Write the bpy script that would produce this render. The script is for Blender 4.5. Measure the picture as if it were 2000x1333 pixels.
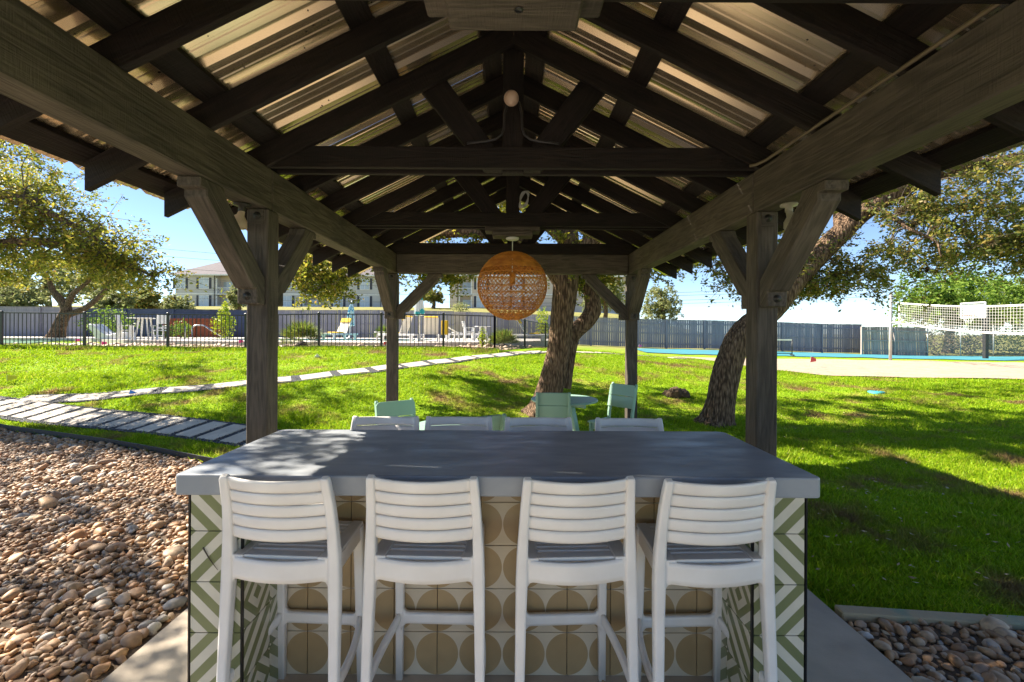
import bpy, bmesh, math, random
import numpy as np
from mathutils import Vector, Matrix

for _o in list(bpy.data.objects):
    bpy.data.objects.remove(_o, do_unlink=True)
SC = bpy.context.scene
COL = SC.collection
PI = math.pi
R = math.radians

# ------------------------------------------------------------------ camera
cam_d = bpy.data.cameras.new('camera')
cam_d.sensor_width = 36.0
cam_d.lens = 16.0
cam_d.shift_y = -0.0093
cam_d.clip_start = 0.05
cam_d.clip_end = 1500
cam = bpy.data.objects.new('camera', cam_d)
COL.objects.link(cam)
CZ = 1.63
cam.location = (0, 0, CZ)
cam.rotation_euler = (R(90), R(-0.3), 0)
SC.camera = cam

# ------------------------------------------------------------------ sky and sun
SUNV = Vector((-1.087, 0.36, 1.0)).normalized()      # towards the sun: left, a little ahead
SUN_EL = math.asin(SUNV.z)
SUN_AZ = math.atan2(SUNV.x, SUNV.y)
world = bpy.data.worlds.new('World')
SC.world = world
world.use_nodes = True
wn = world.node_tree
wn.nodes.clear()
w_out = wn.nodes.new('ShaderNodeOutputWorld')
w_bg = wn.nodes.new('ShaderNodeBackground')
w_sky = wn.nodes.new('ShaderNodeTexSky')
w_sky.sky_type = 'NISHITA'
w_sky.sun_disc = False
w_sky.sun_elevation = SUN_EL
w_sky.sun_rotation = SUN_AZ
w_sky.air_density = 0.6
w_sky.dust_density = 0.0
w_sky.ozone_density = 1.5
w_bg.inputs['Strength'].default_value = 0.060
wn.links.new(w_sky.outputs[0], w_bg.inputs[0])
wn.links.new(w_bg.outputs[0], w_out.inputs[0])

sun_d = bpy.data.lights.new('sun', 'SUN')
sun_d.energy = 4.2
sun_d.angle = R(0.5)
sun_d.color = (1.0, 0.91, 0.77)
sun = bpy.data.objects.new('sun', sun_d)
COL.objects.link(sun)
sun.rotation_euler = SUNV.to_track_quat('Z', 'Y').to_euler()
sun.location = (-20, 8, 25)

vs = SC.view_settings
vs.view_transform = 'Standard'
vs.look = 'None'
vs.exposure = 2.05
vs.gamma = 1.0
vs.use_curve_mapping = False
SC.render.engine = 'CYCLES'
SC.cycles.max_bounces = 8
SC.cycles.diffuse_bounces = 5
SC.cycles.transparent_max_bounces = 8
SC.cycles.use_denoising = True

# ------------------------------------------------------------------ materials
def new_mat(name):
    m = bpy.data.materials.new(name)
    m.use_nodes = True
    nt = m.node_tree
    b = nt.nodes['Principled BSDF']
    return m, nt, b

def N(nt, kind, **kw):
    n = nt.nodes.new(kind)
    for k, v in kw.items():
        if k in n.inputs:
            n.inputs[k].default_value = v
        else:
            setattr(n, k, v)
    return n

def ramp(nt, fac, stops):
    r = nt.nodes.new('ShaderNodeValToRGB')
    el = r.color_ramp.elements
    while len(el) > 1:
        el.remove(el[0])
    el[0].position = stops[0][0]
    el[0].color = (*stops[0][1], 1)
    for p, c in stops[1:]:
        e = el.new(p)
        e.color = (*c, 1)
    nt.links.new(fac, r.inputs[0])
    return r

def coords(nt, kind='Object', scale=(1, 1, 1)):
    if kind == 'World':
        g = nt.nodes.new('ShaderNodeNewGeometry')
        src = g.outputs['Position']
    else:
        t = nt.nodes.new('ShaderNodeTexCoord')
        src = t.outputs[kind]
    mp = nt.nodes.new('ShaderNodeMapping')
    mp.inputs['Scale'].default_value = scale
    nt.links.new(src, mp.inputs['Vector'])
    return mp.outputs[0]

def simple(name, c1, c2=None, scale=6.0, rough=0.6, bump=0.0, bscale=60.0, metallic=0.0, kind='Object',
           stretch=(1, 1, 1), detail=6.0, lo=0.35, hi=0.65, spec=0.5, bstretch=None, bdist=0.01, rvar=0.0):
    m, nt, b = new_mat(name)
    L = nt.links
    v = coords(nt, kind, stretch)
    if c2 is None:
        c2 = tuple(x * 0.82 for x in c1)
    n1 = N(nt, 'ShaderNodeTexNoise', Scale=scale, Detail=detail)
    L.new(v, n1.inputs['Vector'])
    rp = ramp(nt, n1.outputs[0], [(lo, c1), (hi, c2)])
    L.new(rp.outputs[0], b.inputs['Base Color'])
    b.inputs['Roughness'].default_value = rough
    b.inputs['Metallic'].default_value = metallic
    b.inputs['Specular IOR Level'].default_value = spec
    if rvar:
        mr = N(nt, 'ShaderNodeMapRange')
        mr.inputs['To Min'].default_value = rough - rvar
        mr.inputs['To Max'].default_value = rough + rvar
        n3 = N(nt, 'ShaderNodeTexNoise', Scale=scale * 1.7, Detail=4.0)
        L.new(v, n3.inputs['Vector'])
        L.new(n3.outputs[0], mr.inputs[0])
        L.new(mr.outputs[0], b.inputs['Roughness'])
    if bump:
        vb = coords(nt, kind, bstretch or stretch)
        n2 = N(nt, 'ShaderNodeTexNoise', Scale=bscale, Detail=5.0)
        L.new(vb, n2.inputs['Vector'])
        bp = N(nt, 'ShaderNodeBump', Strength=bump, Distance=bdist)
        L.new(n2.outputs[0], bp.inputs['Height'])
        L.new(bp.outputs[0], b.inputs['Normal'])
    return m

def wood(name, c1, c2, rough=0.75, bump=0.85, knots=True):
    """sawn timber, grain along local X"""
    m, nt, b = new_mat(name)
    L = nt.links
    oi = N(nt, 'ShaderNodeObjectInfo')
    t = N(nt, 'ShaderNodeTexCoord')
    add = N(nt, 'ShaderNodeVectorMath', operation='ADD')
    sc = N(nt, 'ShaderNodeVectorMath', operation='SCALE')
    L.new(oi.outputs['Location'], sc.inputs[0])
    sc.inputs['Scale'].default_value = 3.7
    L.new(t.outputs['Object'], add.inputs[0])
    L.new(sc.outputs[0], add.inputs[1])
    mp = N(nt, 'ShaderNodeMapping')
    mp.inputs['Scale'].default_value = (1.1, 9, 9)
    L.new(add.outputs[0], mp.inputs[0])
    # large wandering grain with distortion
    n0 = N(nt, 'ShaderNodeTexNoise', Scale=1.3, Detail=3.0, Distortion=1.2)
    L.new(mp.outputs[0], n0.inputs['Vector'])
    mul = N(nt, 'ShaderNodeMath', operation='MULTIPLY')
    mul.inputs[1].default_value = 26.0
    L.new(n0.outputs[0], mul.inputs[0])
    sn = N(nt, 'ShaderNodeMath', operation='SINE')
    L.new(mul.outputs[0], sn.inputs[0])
    n1 = N(nt, 'ShaderNodeTexNoise', Scale=7.0, Detail=8.0)
    mp2 = N(nt, 'ShaderNodeMapping')
    mp2.inputs['Scale'].default_value = (0.8, 10, 10)
    L.new(add.outputs[0], mp2.inputs[0])
    L.new(mp2.outputs[0], n1.inputs['Vector'])
    mix0 = N(nt, 'ShaderNodeMath', operation='MULTIPLY_ADD')
    mix0.inputs[1].default_value = 0.16
    L.new(sn.outputs[0], mix0.inputs[0])
    L.new(n1.outputs[0], mix0.inputs[2])
    # sparse knots with rings
    mk = N(nt, 'ShaderNodeMapping')
    mk.inputs['Scale'].default_value = (1.6, 3.4, 3.4)
    L.new(add.outputs[0], mk.inputs[0])
    vk = N(nt, 'ShaderNodeTexVoronoi', Scale=1.0)
    L.new(mk.outputs[0], vk.inputs['Vector'])
    kr = N(nt, 'ShaderNodeMapRange')
    kr.inputs['From Min'].default_value = 0.0
    kr.inputs['From Max'].default_value = 0.22
    kr.inputs['To Min'].default_value = 1.0
    kr.inputs['To Max'].default_value = 0.0
    L.new(vk.outputs['Distance'], kr.inputs[0])
    km = N(nt, 'ShaderNodeMath', operation='MULTIPLY')
    km.inputs[1].default_value = 110.0
    L.new(vk.outputs['Distance'], km.inputs[0])
    ks = N(nt, 'ShaderNodeMath', operation='SINE')
    L.new(km.outputs[0], ks.inputs[0])
    kq = N(nt, 'ShaderNodeMath', operation='MULTIPLY_ADD')
    kq.inputs[1].default_value = 0.5
    kq.inputs[2].default_value = -0.55
    L.new(ks.outputs[0], kq.inputs[0])
    kf = N(nt, 'ShaderNodeMath', operation='MULTIPLY')
    L.new(kr.outputs[0], kf.inputs[0])
    L.new(kq.outputs[0], kf.inputs[1])
    mix = N(nt, 'ShaderNodeMath', operation='MULTIPLY_ADD')
    mix.inputs[1].default_value = 0.55
    L.new(kf.outputs[0], mix.inputs[0])
    L.new(mix0.outputs[0], mix.inputs[2])
    n4 = N(nt, 'ShaderNodeTexNoise', Scale=2.2, Detail=5.0)
    L.new(add.outputs[0], n4.inputs['Vector'])
    rp = ramp(nt, mix.outputs[0], [(0.2, c2), (0.75, c1)])
    rp2 = ramp(nt, n4.outputs[0], [(0.3, (0.72, 0.72, 0.72)), (0.7, (1.12, 1.1, 1.06))])
    mx = N(nt, 'ShaderNodeMix', data_type='RGBA', blend_type='MULTIPLY')
    mx.inputs[0].default_value = 1.0
    L.new(rp.outputs[0], mx.inputs[6])
    L.new(rp2.outputs[0], mx.inputs[7])
    L.new(mx.outputs[2], b.inputs['Base Color'])
    b.inputs['Roughness'].default_value = rough
    b.inputs['Specular IOR Level'].default_value = 0.35
    # saw marks across the grain + grain relief
    mp3 = N(nt, 'ShaderNodeMapping')
    mp3.inputs['Scale'].default_value = (130, 10, 10)
    L.new(add.outputs[0], mp3.inputs[0])
    n5 = N(nt, 'ShaderNodeTexNoise', Scale=1.0, Detail=3.0)
    L.new(mp3.outputs[0], n5.inputs['Vector'])
    s1 = N(nt, 'ShaderNodeMath', operation='MULTIPLY_ADD')
    s1.inputs[1].default_value = 0.55
    L.new(n5.outputs[0], s1.inputs[0])
    L.new(mix.outputs[0], s1.inputs[2])
    bp = N(nt, 'ShaderNodeBump', Strength=bump, Distance=0.006)
    L.new(s1.outputs[0], bp.inputs['Height'])
    L.new(bp.outputs[0], b.inputs['Normal'])
    return m

def leafy(name, stops, trans=0.35, rough=0.5, spec=0.3, patch=None):
    m, nt, b = new_mat(name)
    L = nt.links
    g = N(nt, 'ShaderNodeNewGeometry')
    rp = ramp(nt, g.outputs['Random Per Island'], stops)
    src = rp.outputs[0]
    if patch:
        n = N(nt, 'ShaderNodeTexNoise', Scale=patch[1], Detail=6.0, Roughness=0.62)
        L.new(g.outputs['Position'], n.inputs['Vector'])
        f = N(nt, 'ShaderNodeMapRange')
        f.inputs['From Min'].default_value = patch[2]
        f.inputs['From Max'].default_value = patch[3]
        L.new(n.outputs[0], f.inputs[0])
        mp = N(nt, 'ShaderNodeMix', data_type='RGBA')
        L.new(f.outputs[0], mp.inputs[0])
        L.new(src, mp.inputs[6])
        mp.inputs[7].default_value = (*patch[0], 1)
        src = mp.outputs[2]
    L.new(src, b.inputs['Base Color'])
    b.inputs['Roughness'].default_value = rough
    b.inputs['Specular IOR Level'].default_value = spec
    tr = N(nt, 'ShaderNodeBsdfTranslucent')
    L.new(src, tr.inputs[0])
    mx = N(nt, 'ShaderNodeMixShader')
    mx.inputs[0].default_value = trans
    L.new(b.outputs[0], mx.inputs[1])
    L.new(tr.outputs[0], mx.inputs[2])
    L.new(mx.outputs[0], nt.nodes['Material Output'].inputs[0])
    return m

M = {}
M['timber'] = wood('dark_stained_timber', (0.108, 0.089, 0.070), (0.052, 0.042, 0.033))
M['rafter'] = wood('shade_darkened_rafter_timber', (0.018, 0.012, 0.0085), (0.008, 0.0055, 0.004), rough=0.8)  # beam stain painted near black to stand in for shade under the roof
M['white_plastic'] = simple('white_resin', (0.84, 0.805, 0.755), (0.75, 0.71, 0.66), scale=5, rough=0.38, bump=0.03, bscale=300, bdist=0.002)
M['bolt'] = simple('dark_steel', (0.05, 0.045, 0.04), rough=0.5, metallic=0.5)
M['black_metal'] = simple('black_painted_metal', (0.018, 0.018, 0.02), (0.03, 0.028, 0.026), rough=0.45)
M['trim'] = simple('black_tile_trim', (0.012, 0.012, 0.012), rough=0.3)
M['conduit'] = simple('tan_conduit', (0.15, 0.115, 0.07), (0.12, 0.09, 0.055), rough=0.5)
M['cream'] = simple('cream_plastic', (0.34, 0.31, 0.24), rough=0.4)
M['bulb'] = simple('frosted_bulb_glass', (0.62, 0.45, 0.33), (0.5, 0.36, 0.26), scale=20, rough=0.3)
M['rattan'] = simple('orange_rattan', (0.70, 0.28, 0.034), (0.47, 0.15, 0.016), scale=14, rough=0.5, bump=0.3, bscale=200)
M['seafoam'] = simple('seafoam_polymer', (0.27, 0.44, 0.33), (0.24, 0.405, 0.30), scale=2, rough=0.45, bump=0.08, bscale=90, stretch=(1, 8, 1), bdist=0.003)
M['white_paint'] = simple('white_painted_poly', (0.80, 0.79, 0.77), rough=0.45)
M['yellow'] = simple('yellow_fabric', (0.86, 0.56, 0.02), (0.78, 0.48, 0.02), scale=8, rough=0.8)
M['sling'] = simple('pale_sling_fabric', (0.72, 0.68, 0.60), (0.66, 0.62, 0.55), scale=30, rough=0.85)
M['steel'] = simple('brushed_steel', (0.6, 0.6, 0.6), rough=0.25, metallic=0.9)

# galvanised roof underside
def metal_mat():
    m, nt, b = new_mat('aged_metal_roofing')
    L = nt.links
    v = coords(nt, 'Object', (1, 1, 1))
    n = N(nt, 'ShaderNodeTexNoise', Scale=1.6, Detail=4.0)
    L.new(v, n.inputs['Vector'])
    rp = ramp(nt, n.outputs[0], [(0.35, (0.76, 0.63, 0.43)), (0.65, (0.64, 0.51, 0.34))])
    # dark specks of dirt
    vo = N(nt, 'ShaderNodeTexVoronoi', Scale=16.0)
    L.new(v, vo.inputs['Vector'])
    n2 = N(nt, 'ShaderNodeTexNoise', Scale=5.0, Detail=2.0)
    L.new(v, n2.inputs['Vector'])
    th = N(nt, 'ShaderNodeMath', operation='MULTIPLY')
    th.inputs[1].default_value = 0.16
    L.new(n2.outputs[0], th.inputs[0])
    lt = N(nt, 'ShaderNodeMath', operation='LESS_THAN')
    L.new(vo.outputs['Distance'], lt.inputs[0])
    L.new(th.outputs[0], lt.inputs[1])
    mx = N(nt, 'ShaderNodeMix', data_type='RGBA')
    L.new(lt.outputs[0], mx.inputs[0])
    L.new(rp.outputs[0], mx.inputs[6])
    mx.inputs[7].default_value = (0.06, 0.045, 0.03, 1)
    L.new(mx.outputs[2], b.inputs['Base Color'])
    b.inputs['Metallic'].default_value = 0.78
    b.inputs['Roughness'].default_value = 0.26
    return m
M['metal'] = metal_mat()

# concrete top
def concrete_top():
    m, nt, b = new_mat('sealed_grey_concrete')
    L = nt.links
    v = coords(nt, 'Object', (1, 2.6, 1))
    n = N(nt, 'ShaderNodeTexNoise', Scale=2.4, Detail=9.0, Roughness=0.62, Distortion=0.4)
    L.new(v, n.inputs['Vector'])
    rp = ramp(nt, n.outputs[0], [(0.3, (0.21, 0.232, 0.258)), (0.5, (0.27, 0.292, 0.318)), (0.72, (0.345, 0.362, 0.38))])
    L.new(rp.outputs[0], b.inputs['Base Color'])
    n2 = N(nt, 'ShaderNodeTexNoise', Scale=5.0, Detail=8.0)
    L.new(v, n2.inputs['Vector'])
    mr = N(nt, 'ShaderNodeMapRange')
    mr.inputs['From Min'].default_value = 0.3
    mr.inputs['From Max'].default_value = 0.7
    mr.inputs['To Min'].default_value = 0.32
    mr.inputs['To Max'].default_value = 0.55
    L.new(n2.outputs[0], mr.inputs[0])
    L.new(mr.outputs[0], b.inputs['Roughness'])
    n3 = N(nt, 'ShaderNodeTexNoise', Scale=30.0, Detail=6.0)
    L.new(v, n3.inputs['Vector'])
    bp = N(nt, 'ShaderNodeBump', Strength=0.12, Distance=0.004)
    L.new(n3.outputs[0], bp.inputs['Height'])
    L.new(bp.outputs[0], b.inputs['Normal'])
    return m
M['concrete_top'] = concrete_top()
M['slab'] = simple('broomed_concrete', (0.52, 0.44, 0.345), (0.40, 0.335, 0.26), scale=3.5, rough=0.85, bump=0.35, bscale=120, kind='World', detail=9, bdist=0.004)

# tiles: local X and Z run from 0 to T over the tile face
T = 0.205
def tile_mat(name, mode, ca, cb):
    m, nt, b = new_mat(name)
    L = nt.links
    t = N(nt, 'ShaderNodeTexCoord')
    sp = N(nt, 'ShaderNodeSeparateXYZ')
    L.new(t.outputs['Object'], sp.inputs[0])
    def mth(op, a, bb=None, c=None):
        n = N(nt, 'ShaderNodeMath', operation=op)
        for i, q in enumerate((a, bb, c)):
            if q is None:
                continue
            if isinstance(q, (int, float)):
                n.inputs[i].default_value = q
            else:
                L.new(q, n.inputs[i])
        return n.outputs[0]
    u = mth('DIVIDE', sp.outputs['X'], T)
    v = mth('DIVIDE', sp.outputs['Z'], T)
    if mode in ('up', 'down'):
        s = mth('ADD' if mode == 'down' else 'SUBTRACT', u, v)
        s = mth('MULTIPLY_ADD', s, 2.0, 0.28 if mode == 'down' else 0.28)
        fac = mth('LESS_THAN', mth('FRACT', mth('ADD', s, 8.0)), 0.5)
    elif mode == 'diamond':
        a = mth('ADD', mth('ABSOLUTE', mth('SUBTRACT', u, 0.5)), mth('ABSOLUTE', mth('SUBTRACT', v, 0.5)))
        fac = mth('LESS_THAN', mth('FRACT', mth('MULTIPLY_ADD', a, 2.6, 8.1)), 0.5)
    else:
        du = mth('MINIMUM', u, mth('SUBTRACT', 1.0, u))
        dv = mth('SUBTRACT', v, 0.5)
        d2 = mth('ADD', mth('MULTIPLY', du, du), mth('MULTIPLY', dv, dv))
        fac = mth('LESS_THAN', d2, 0.487 * 0.487)
    n = N(nt, 'ShaderNodeTexNoise', Scale=9.0, Detail=6.0)
    gp = N(nt, 'ShaderNodeNewGeometry')
    L.new(gp.outputs['Position'], n.inputs['Vector'])
    ra = ramp(nt, n.outputs[0], [(0.3, ca), (0.7, tuple(x * 0.86 for x in ca))])
    rb = ramp(nt, n.outputs[0], [(0.3, tuple(x * 0.86 for x in cb)), (0.7, cb)])
    mx = N(nt, 'ShaderNodeMix', data_type='RGBA')
    L.new(fac, mx.inputs[0])
    L.new(rb.outputs[0], mx.inputs[6])
    L.new(ra.outputs[0], mx.inputs[7])
    L.new(mx.outputs[2], b.inputs['Base Color'])
    b.inputs['Roughness'].default_value = 0.3
    return m
GRN, CRM = (0.215, 0.235, 0.105), (0.68, 0.64, 0.52)
M['chev_up'] = tile_mat('chevron_tile_rising', 'up', GRN, CRM)
M['chev_down'] = tile_mat('chevron_tile_falling', 'down', GRN, CRM)
M['chev_diamond'] = tile_mat('diamond_tile', 'diamond', GRN, CRM)
M['circle'] = tile_mat('half_disc_tile', 'circle', (0.43, 0.30, 0.15), (0.66, 0.56, 0.41))
M['grout'] = simple('grey_grout', (0.10, 0.085, 0.07), rough=0.9)

def bark_mat():
    m, nt, b = new_mat('oak_bark')
    L = nt.links
    v = coords(nt, 'World', (16, 16, 3.0))
    vo = N(nt, 'ShaderNodeTexVoronoi', Scale=3.6, feature='F1')
    nz = N(nt, 'ShaderNodeTexNoise', Scale=1.5, Detail=8.0)
    L.new(v, nz.inputs['Vector'])
    mx = N(nt, 'ShaderNodeMix', data_type='VECTOR')
    mx.inputs[0].default_value = 0.35
    L.new(v, mx.inputs[4])
    L.new(nz.outputs[1], mx.inputs[5])
    L.new(mx.outputs[1], vo.inputs['Vector'])
    add = N(nt, 'ShaderNodeMath', operation='MULTIPLY_ADD')
    add.inputs[1].default_value = 0.5
    L.new(nz.outputs[0], add.inputs[0])
    L.new(vo.outputs['Distance'], add.inputs[2])
    rp = ramp(nt, add.outputs[0], [(0.25, (0.34, 0.235, 0.155)), (0.6, (0.20, 0.13, 0.082)), (1.0, (0.065, 0.042, 0.027))])
    L.new(rp.outputs[0], b.inputs['Base Color'])
    b.inputs['Roughness'].default_value = 0.9
    b.inputs['Specular IOR Level'].default_value = 0.1
    bp = N(nt, 'ShaderNodeBump', Strength=0.9, Distance=0.03, invert=True)
    L.new(add.outputs[0], bp.inputs['Height'])
    L.new(bp.outputs[0], b.inputs['Normal'])
    return m
M['bark'] = bark_mat()
M['twig'] = simple('twig_bark', (0.11, 0.085, 0.065), (0.06, 0.045, 0.035), scale=8, rough=0.9)
M['leaf_olive'] = leafy('oak_leaves', [(0.0, (0.10, 0.14, 0.022)), (0.3, (0.20, 0.23, 0.03)), (0.6, (0.34, 0.33, 0.04)), (0.88, (0.44, 0.37, 0.055)), (1.0, (0.32, 0.19, 0.055))], trans=0.55)
M['leaf_dark'] = leafy('oak_leaves_dusky', [(0.0, (0.09, 0.13, 0.03)), (0.4, (0.18, 0.21, 0.04)), (0.7, (0.31, 0.28, 0.055)), (0.92, (0.38, 0.28, 0.09)), (1.0, (0.29, 0.17, 0.06))], trans=0.55)
M['leaf_far'] = leafy('distant_leaves', [(0.0, (0.17, 0.21, 0.085)), (0.5, (0.25, 0.28, 0.105)), (1.0, (0.36, 0.34, 0.13))], trans=0.5)
M['leaf_green'] = leafy('bright_green_leaves', [(0.0, (0.08, 0.16, 0.02)), (0.5, (0.15, 0.25, 0.03)), (1.0, (0.26, 0.34, 0.05))], trans=0.45)
M['leaf_lime'] = leafy('lime_leaves', [(0.0, (0.20, 0.30, 0.015)), (0.6, (0.34, 0.42, 0.02)), (1.0, (0.46, 0.45, 0.03))], trans=0.45)
M['frond'] = leafy('palmetto_fronds', [(0.0, (0.12, 0.18, 0.03)), (0.6, (0.22, 0.29, 0.05)), (0.9, (0.33, 0.34, 0.08)), (1.0, (0.42, 0.28, 0.07))], trans=0.35)
M['brush'] = leafy('dry_brush', [(0.0, (0.16, 0.12, 0.09)), (0.7, (0.24, 0.19, 0.14)), (1.0, (0.2, 0.2, 0.1))], trans=0.3)
M['moss'] = leafy('ball_moss', [(0.0, (0.16, 0.12, 0.065)), (0.7, (0.27, 0.2, 0.11)), (1.0, (0.34, 0.27, 0.16))], trans=0.2)
M['grass'] = leafy('lawn_blades', [(0.0, (0.14, 0.24, 0.008)), (0.5, (0.27, 0.42, 0.010)), (0.85, (0.38, 0.50, 0.016)), (1.0, (0.46, 0.44, 0.06))], trans=0.5, rough=0.5, spec=0.15, patch=((0.25, 0.17, 0.07), 1.1, 0.53, 0.66))
M['fallen_leaf'] = leafy('fallen_leaves', [(0.0, (0.42, 0.30, 0.17)), (0.6, (0.52, 0.42, 0.28)), (1.0, (0.32, 0.17, 0.07))], trans=0.1)

def stone_mat(name, stops, rough=0.62):
    m, nt, b = new_mat(name)
    L = nt.links
    g = N(nt, 'ShaderNodeNewGeometry')
    oi = N(nt, 'ShaderNodeObjectInfo')
    ad = N(nt, 'ShaderNodeMath', operation='ADD')
    L.new(g.outputs['Random Per Island'], ad.inputs[0])
    L.new(oi.outputs['Random'], ad.inputs[1])
    fr = N(nt, 'ShaderNodeMath', operation='FRACT')
    L.new(ad.outputs[0], fr.inputs[0])
    rp = ramp(nt, fr.outputs[0], stops)
    n = N(nt, 'ShaderNodeTexNoise', Scale=22.0, Detail=6.0)
    L.new(g.outputs['Position'], n.inputs['Vector'])
    rp2 = ramp(nt, n.outputs[0], [(0.3, (0.66, 0.64, 0.62)), (0.7, (1.2, 1.18, 1.14))])
    mx = N(nt, 'ShaderNodeMix', data_type='RGBA', blend_type='MULTIPLY')
    mx.inputs[0].default_value = 1.0
    L.new(rp.outputs[0], mx.inputs[6])
    L.new(rp2.outputs[0], mx.inputs[7])
    L.new(mx.outputs[2], b.inputs['Base Color'])
    b.inputs['Roughness'].default_value = rough
    n3 = N(nt, 'ShaderNodeTexNoise', Scale=70.0, Detail=4.0)
    L.new(g.outputs['Position'], n3.inputs['Vector'])
    bp = N(nt, 'ShaderNodeBump', Strength=0.3, Distance=0.006)
    L.new(n3.outputs[0], bp.inputs['Height'])
    L.new(bp.outputs[0], b.inputs['Normal'])
    return m
M['stone'] = stone_mat('river_stone', [(0.0, (0.36, 0.21, 0.11)), (0.22, (0.50, 0.31, 0.16)), (0.45, (0.29, 0.17, 0.095)), (0.6, (0.55, 0.40, 0.26)), (0.75, (0.44, 0.22, 0.09)), (0.88, (0.58, 0.48, 0.37)), (0.95, (0.26, 0.24, 0.22)), (1.0, (0.66, 0.60, 0.52))])
M['pale_stone'] = stone_mat('pale_tan_rock', [(0.0, (0.50, 0.36, 0.25)), (0.5, (0.62, 0.48, 0.35)), (1.0, (0.42, 0.27, 0.18))])
M['chip'] = stone_mat('dark_slate_chip', [(0.0, (0.045, 0.05, 0.06)), (0.7, (0.10, 0.105, 0.12)), (1.0, (0.22, 0.22, 0.23))])
M['gravel_dirt'] = simple('gravel_dirt', (0.15, 0.10, 0.06), (0.08, 0.055, 0.035), scale=14, rough=0.95, bump=0.6, bscale=40, kind='World', bdist=0.02)
M['dark_bed'] = simple('dark_slate_bed', (0.06, 0.062, 0.07), (0.03, 0.032, 0.038), scale=30, rough=0.9, bump=0.8, bscale=60, kind='World', bdist=0.02)
M['paver'] = simple('limestone_paver', (0.60, 0.52, 0.41), (0.49, 0.42, 0.33), scale=5, rough=0.8, bump=0.2, bscale=60, kind='World')
M['edging'] = simple('black_steel_edging', (0.02, 0.02, 0.022), rough=0.6)
M['old_plank'] = simple('weathered_edging_plank', (0.42, 0.33, 0.20), (0.22, 0.30, 0.20), scale=5, rough=0.85, bump=0.4, bscale=30, kind='World', lo=0.52, hi=0.7)
M['sand'] = simple('pale_sand', (0.40, 0.31, 0.225), (0.32, 0.245, 0.175), scale=2.2, rough=0.95, bump=0.6, bscale=7, kind='World', detail=8, bdist=0.06)
M['court'] = simple('cyan_court_paint', (0.05, 0.25, 0.30), (0.055, 0.22, 0.27), scale=0.6, rough=0.7, kind='World')
M['deck'] = simple('pool_deck_concrete', (0.56, 0.52, 0.46), (0.48, 0.44, 0.39), scale=1.2, rough=0.85, kind='World')
M['deck_edge'] = simple('pool_deck_stone_edge', (0.42, 0.33, 0.24), rough=0.9, kind='World')
M['turf'] = simple('green_putting_turf', (0.02, 0.12, 0.05), rough=0.9, kind='World')
M['water'] = simple('pool_water', (0.05, 0.28, 0.26), (0.07, 0.33, 0.3), scale=2, rough=0.05, bump=0.2, bscale=5, kind='World')
M['fence_blue'] = simple('slate_blue_fence_paint', (0.25, 0.245, 0.30), (0.20, 0.195, 0.245), scale=1.5, rough=0.8, kind='World', stretch=(4, 4, 0.5))
M['fence_navy'] = simple('navy_fence_paint', (0.05, 0.075, 0.15), (0.04, 0.06, 0.125), scale=1.5, rough=0.7, kind='World', stretch=(4, 4, 0.5))
M['fence_grey'] = simple('weathered_grey_fence', (0.38, 0.33, 0.30), (0.28, 0.24, 0.215), scale=1.5, rough=0.9, kind='World', stretch=(5, 5, 0.5))
M['fence_red'] = simple('red_cedar_fence', (0.30, 0.075, 0.03), (0.20, 0.05, 0.02), scale=2, rough=0.8, kind='World', stretch=(5, 5, 0.5))
M['siding'] = simple('grey_lap_siding', (0.54, 0.525, 0.51), (0.50, 0.485, 0.47), scale=0.6, rough=0.8, kind='World')
M['siding_warm'] = simple('beige_stucco', (0.62, 0.53, 0.46), (0.57, 0.48, 0.42), scale=0.6, rough=0.85, kind='World')
M['shutter'] = simple('slate_shutter', (0.05, 0.055, 0.075), rough=0.7)
M['glass'] = simple('window_glass', (0.40, 0.45, 0.50), (0.5, 0.55, 0.6), scale=0.8, rough=0.08, kind='World', spec=0.8)
M['roof'] = simple('mauve_grey_shingles', (0.15, 0.13, 0.14), (0.12, 0.10, 0.11), scale=3, rough=0.9, kind='World')
M['dark_open'] = simple('shaded_balcony_wall', (0.20, 0.18, 0.16), rough=0.9)
M['wire'] = simple('power_cable', (0.05, 0.05, 0.055), rough=0.7)
M['net'] = simple('white_net_cord', (0.82, 0.80, 0.76), rough=0.8)
M['galv'] = simple('galvanised_pole', (0.5, 0.5, 0.48), rough=0.5, metallic=0.4)
M['chain'] = simple('chain_link_wire', (0.30, 0.30, 0.28), rough=0.6, metallic=0.3)
M['dirt'] = simple('bare_dirt', (0.13, 0.085, 0.045), (0.08, 0.05, 0.028), scale=9, rough=0.95, bump=0.8, bscale=14, bdist=0.05)
def clear_board():
    m, nt, b = new_mat('clear_acrylic')
    b.inputs['Base Color'].default_value = (0.8, 0.85, 0.88, 1)
    b.inputs['Roughness'].default_value = 0.1
    t = N(nt, 'ShaderNodeBsdfTransparent')
    mx = N(nt, 'ShaderNodeMixShader')
    mx.inputs[0].default_value = 0.82
    nt.links.new(b.outputs[0], mx.inputs[1])
    nt.links.new(t.outputs[0], mx.inputs[2])
    nt.links.new(mx.outputs[0], nt.nodes['Material Output'].inputs[0])
    return m
M['clear'] = clear_board()
M['rim'] = simple('orange_rim', (0.6, 0.1, 0.05), rough=0.5)
for nm, c in (('pink', (0.8, 0.08, 0.3)), ('yellowflag', (0.75, 0.7, 0.05)), ('blueflag', (0.05, 0.25, 0.75)), ('red', (0.6, 0.07, 0.06)), ('teal', (0.06, 0.42, 0.42))):
    M[nm] = simple('flag_' + nm, c, rough=0.7)

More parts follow.
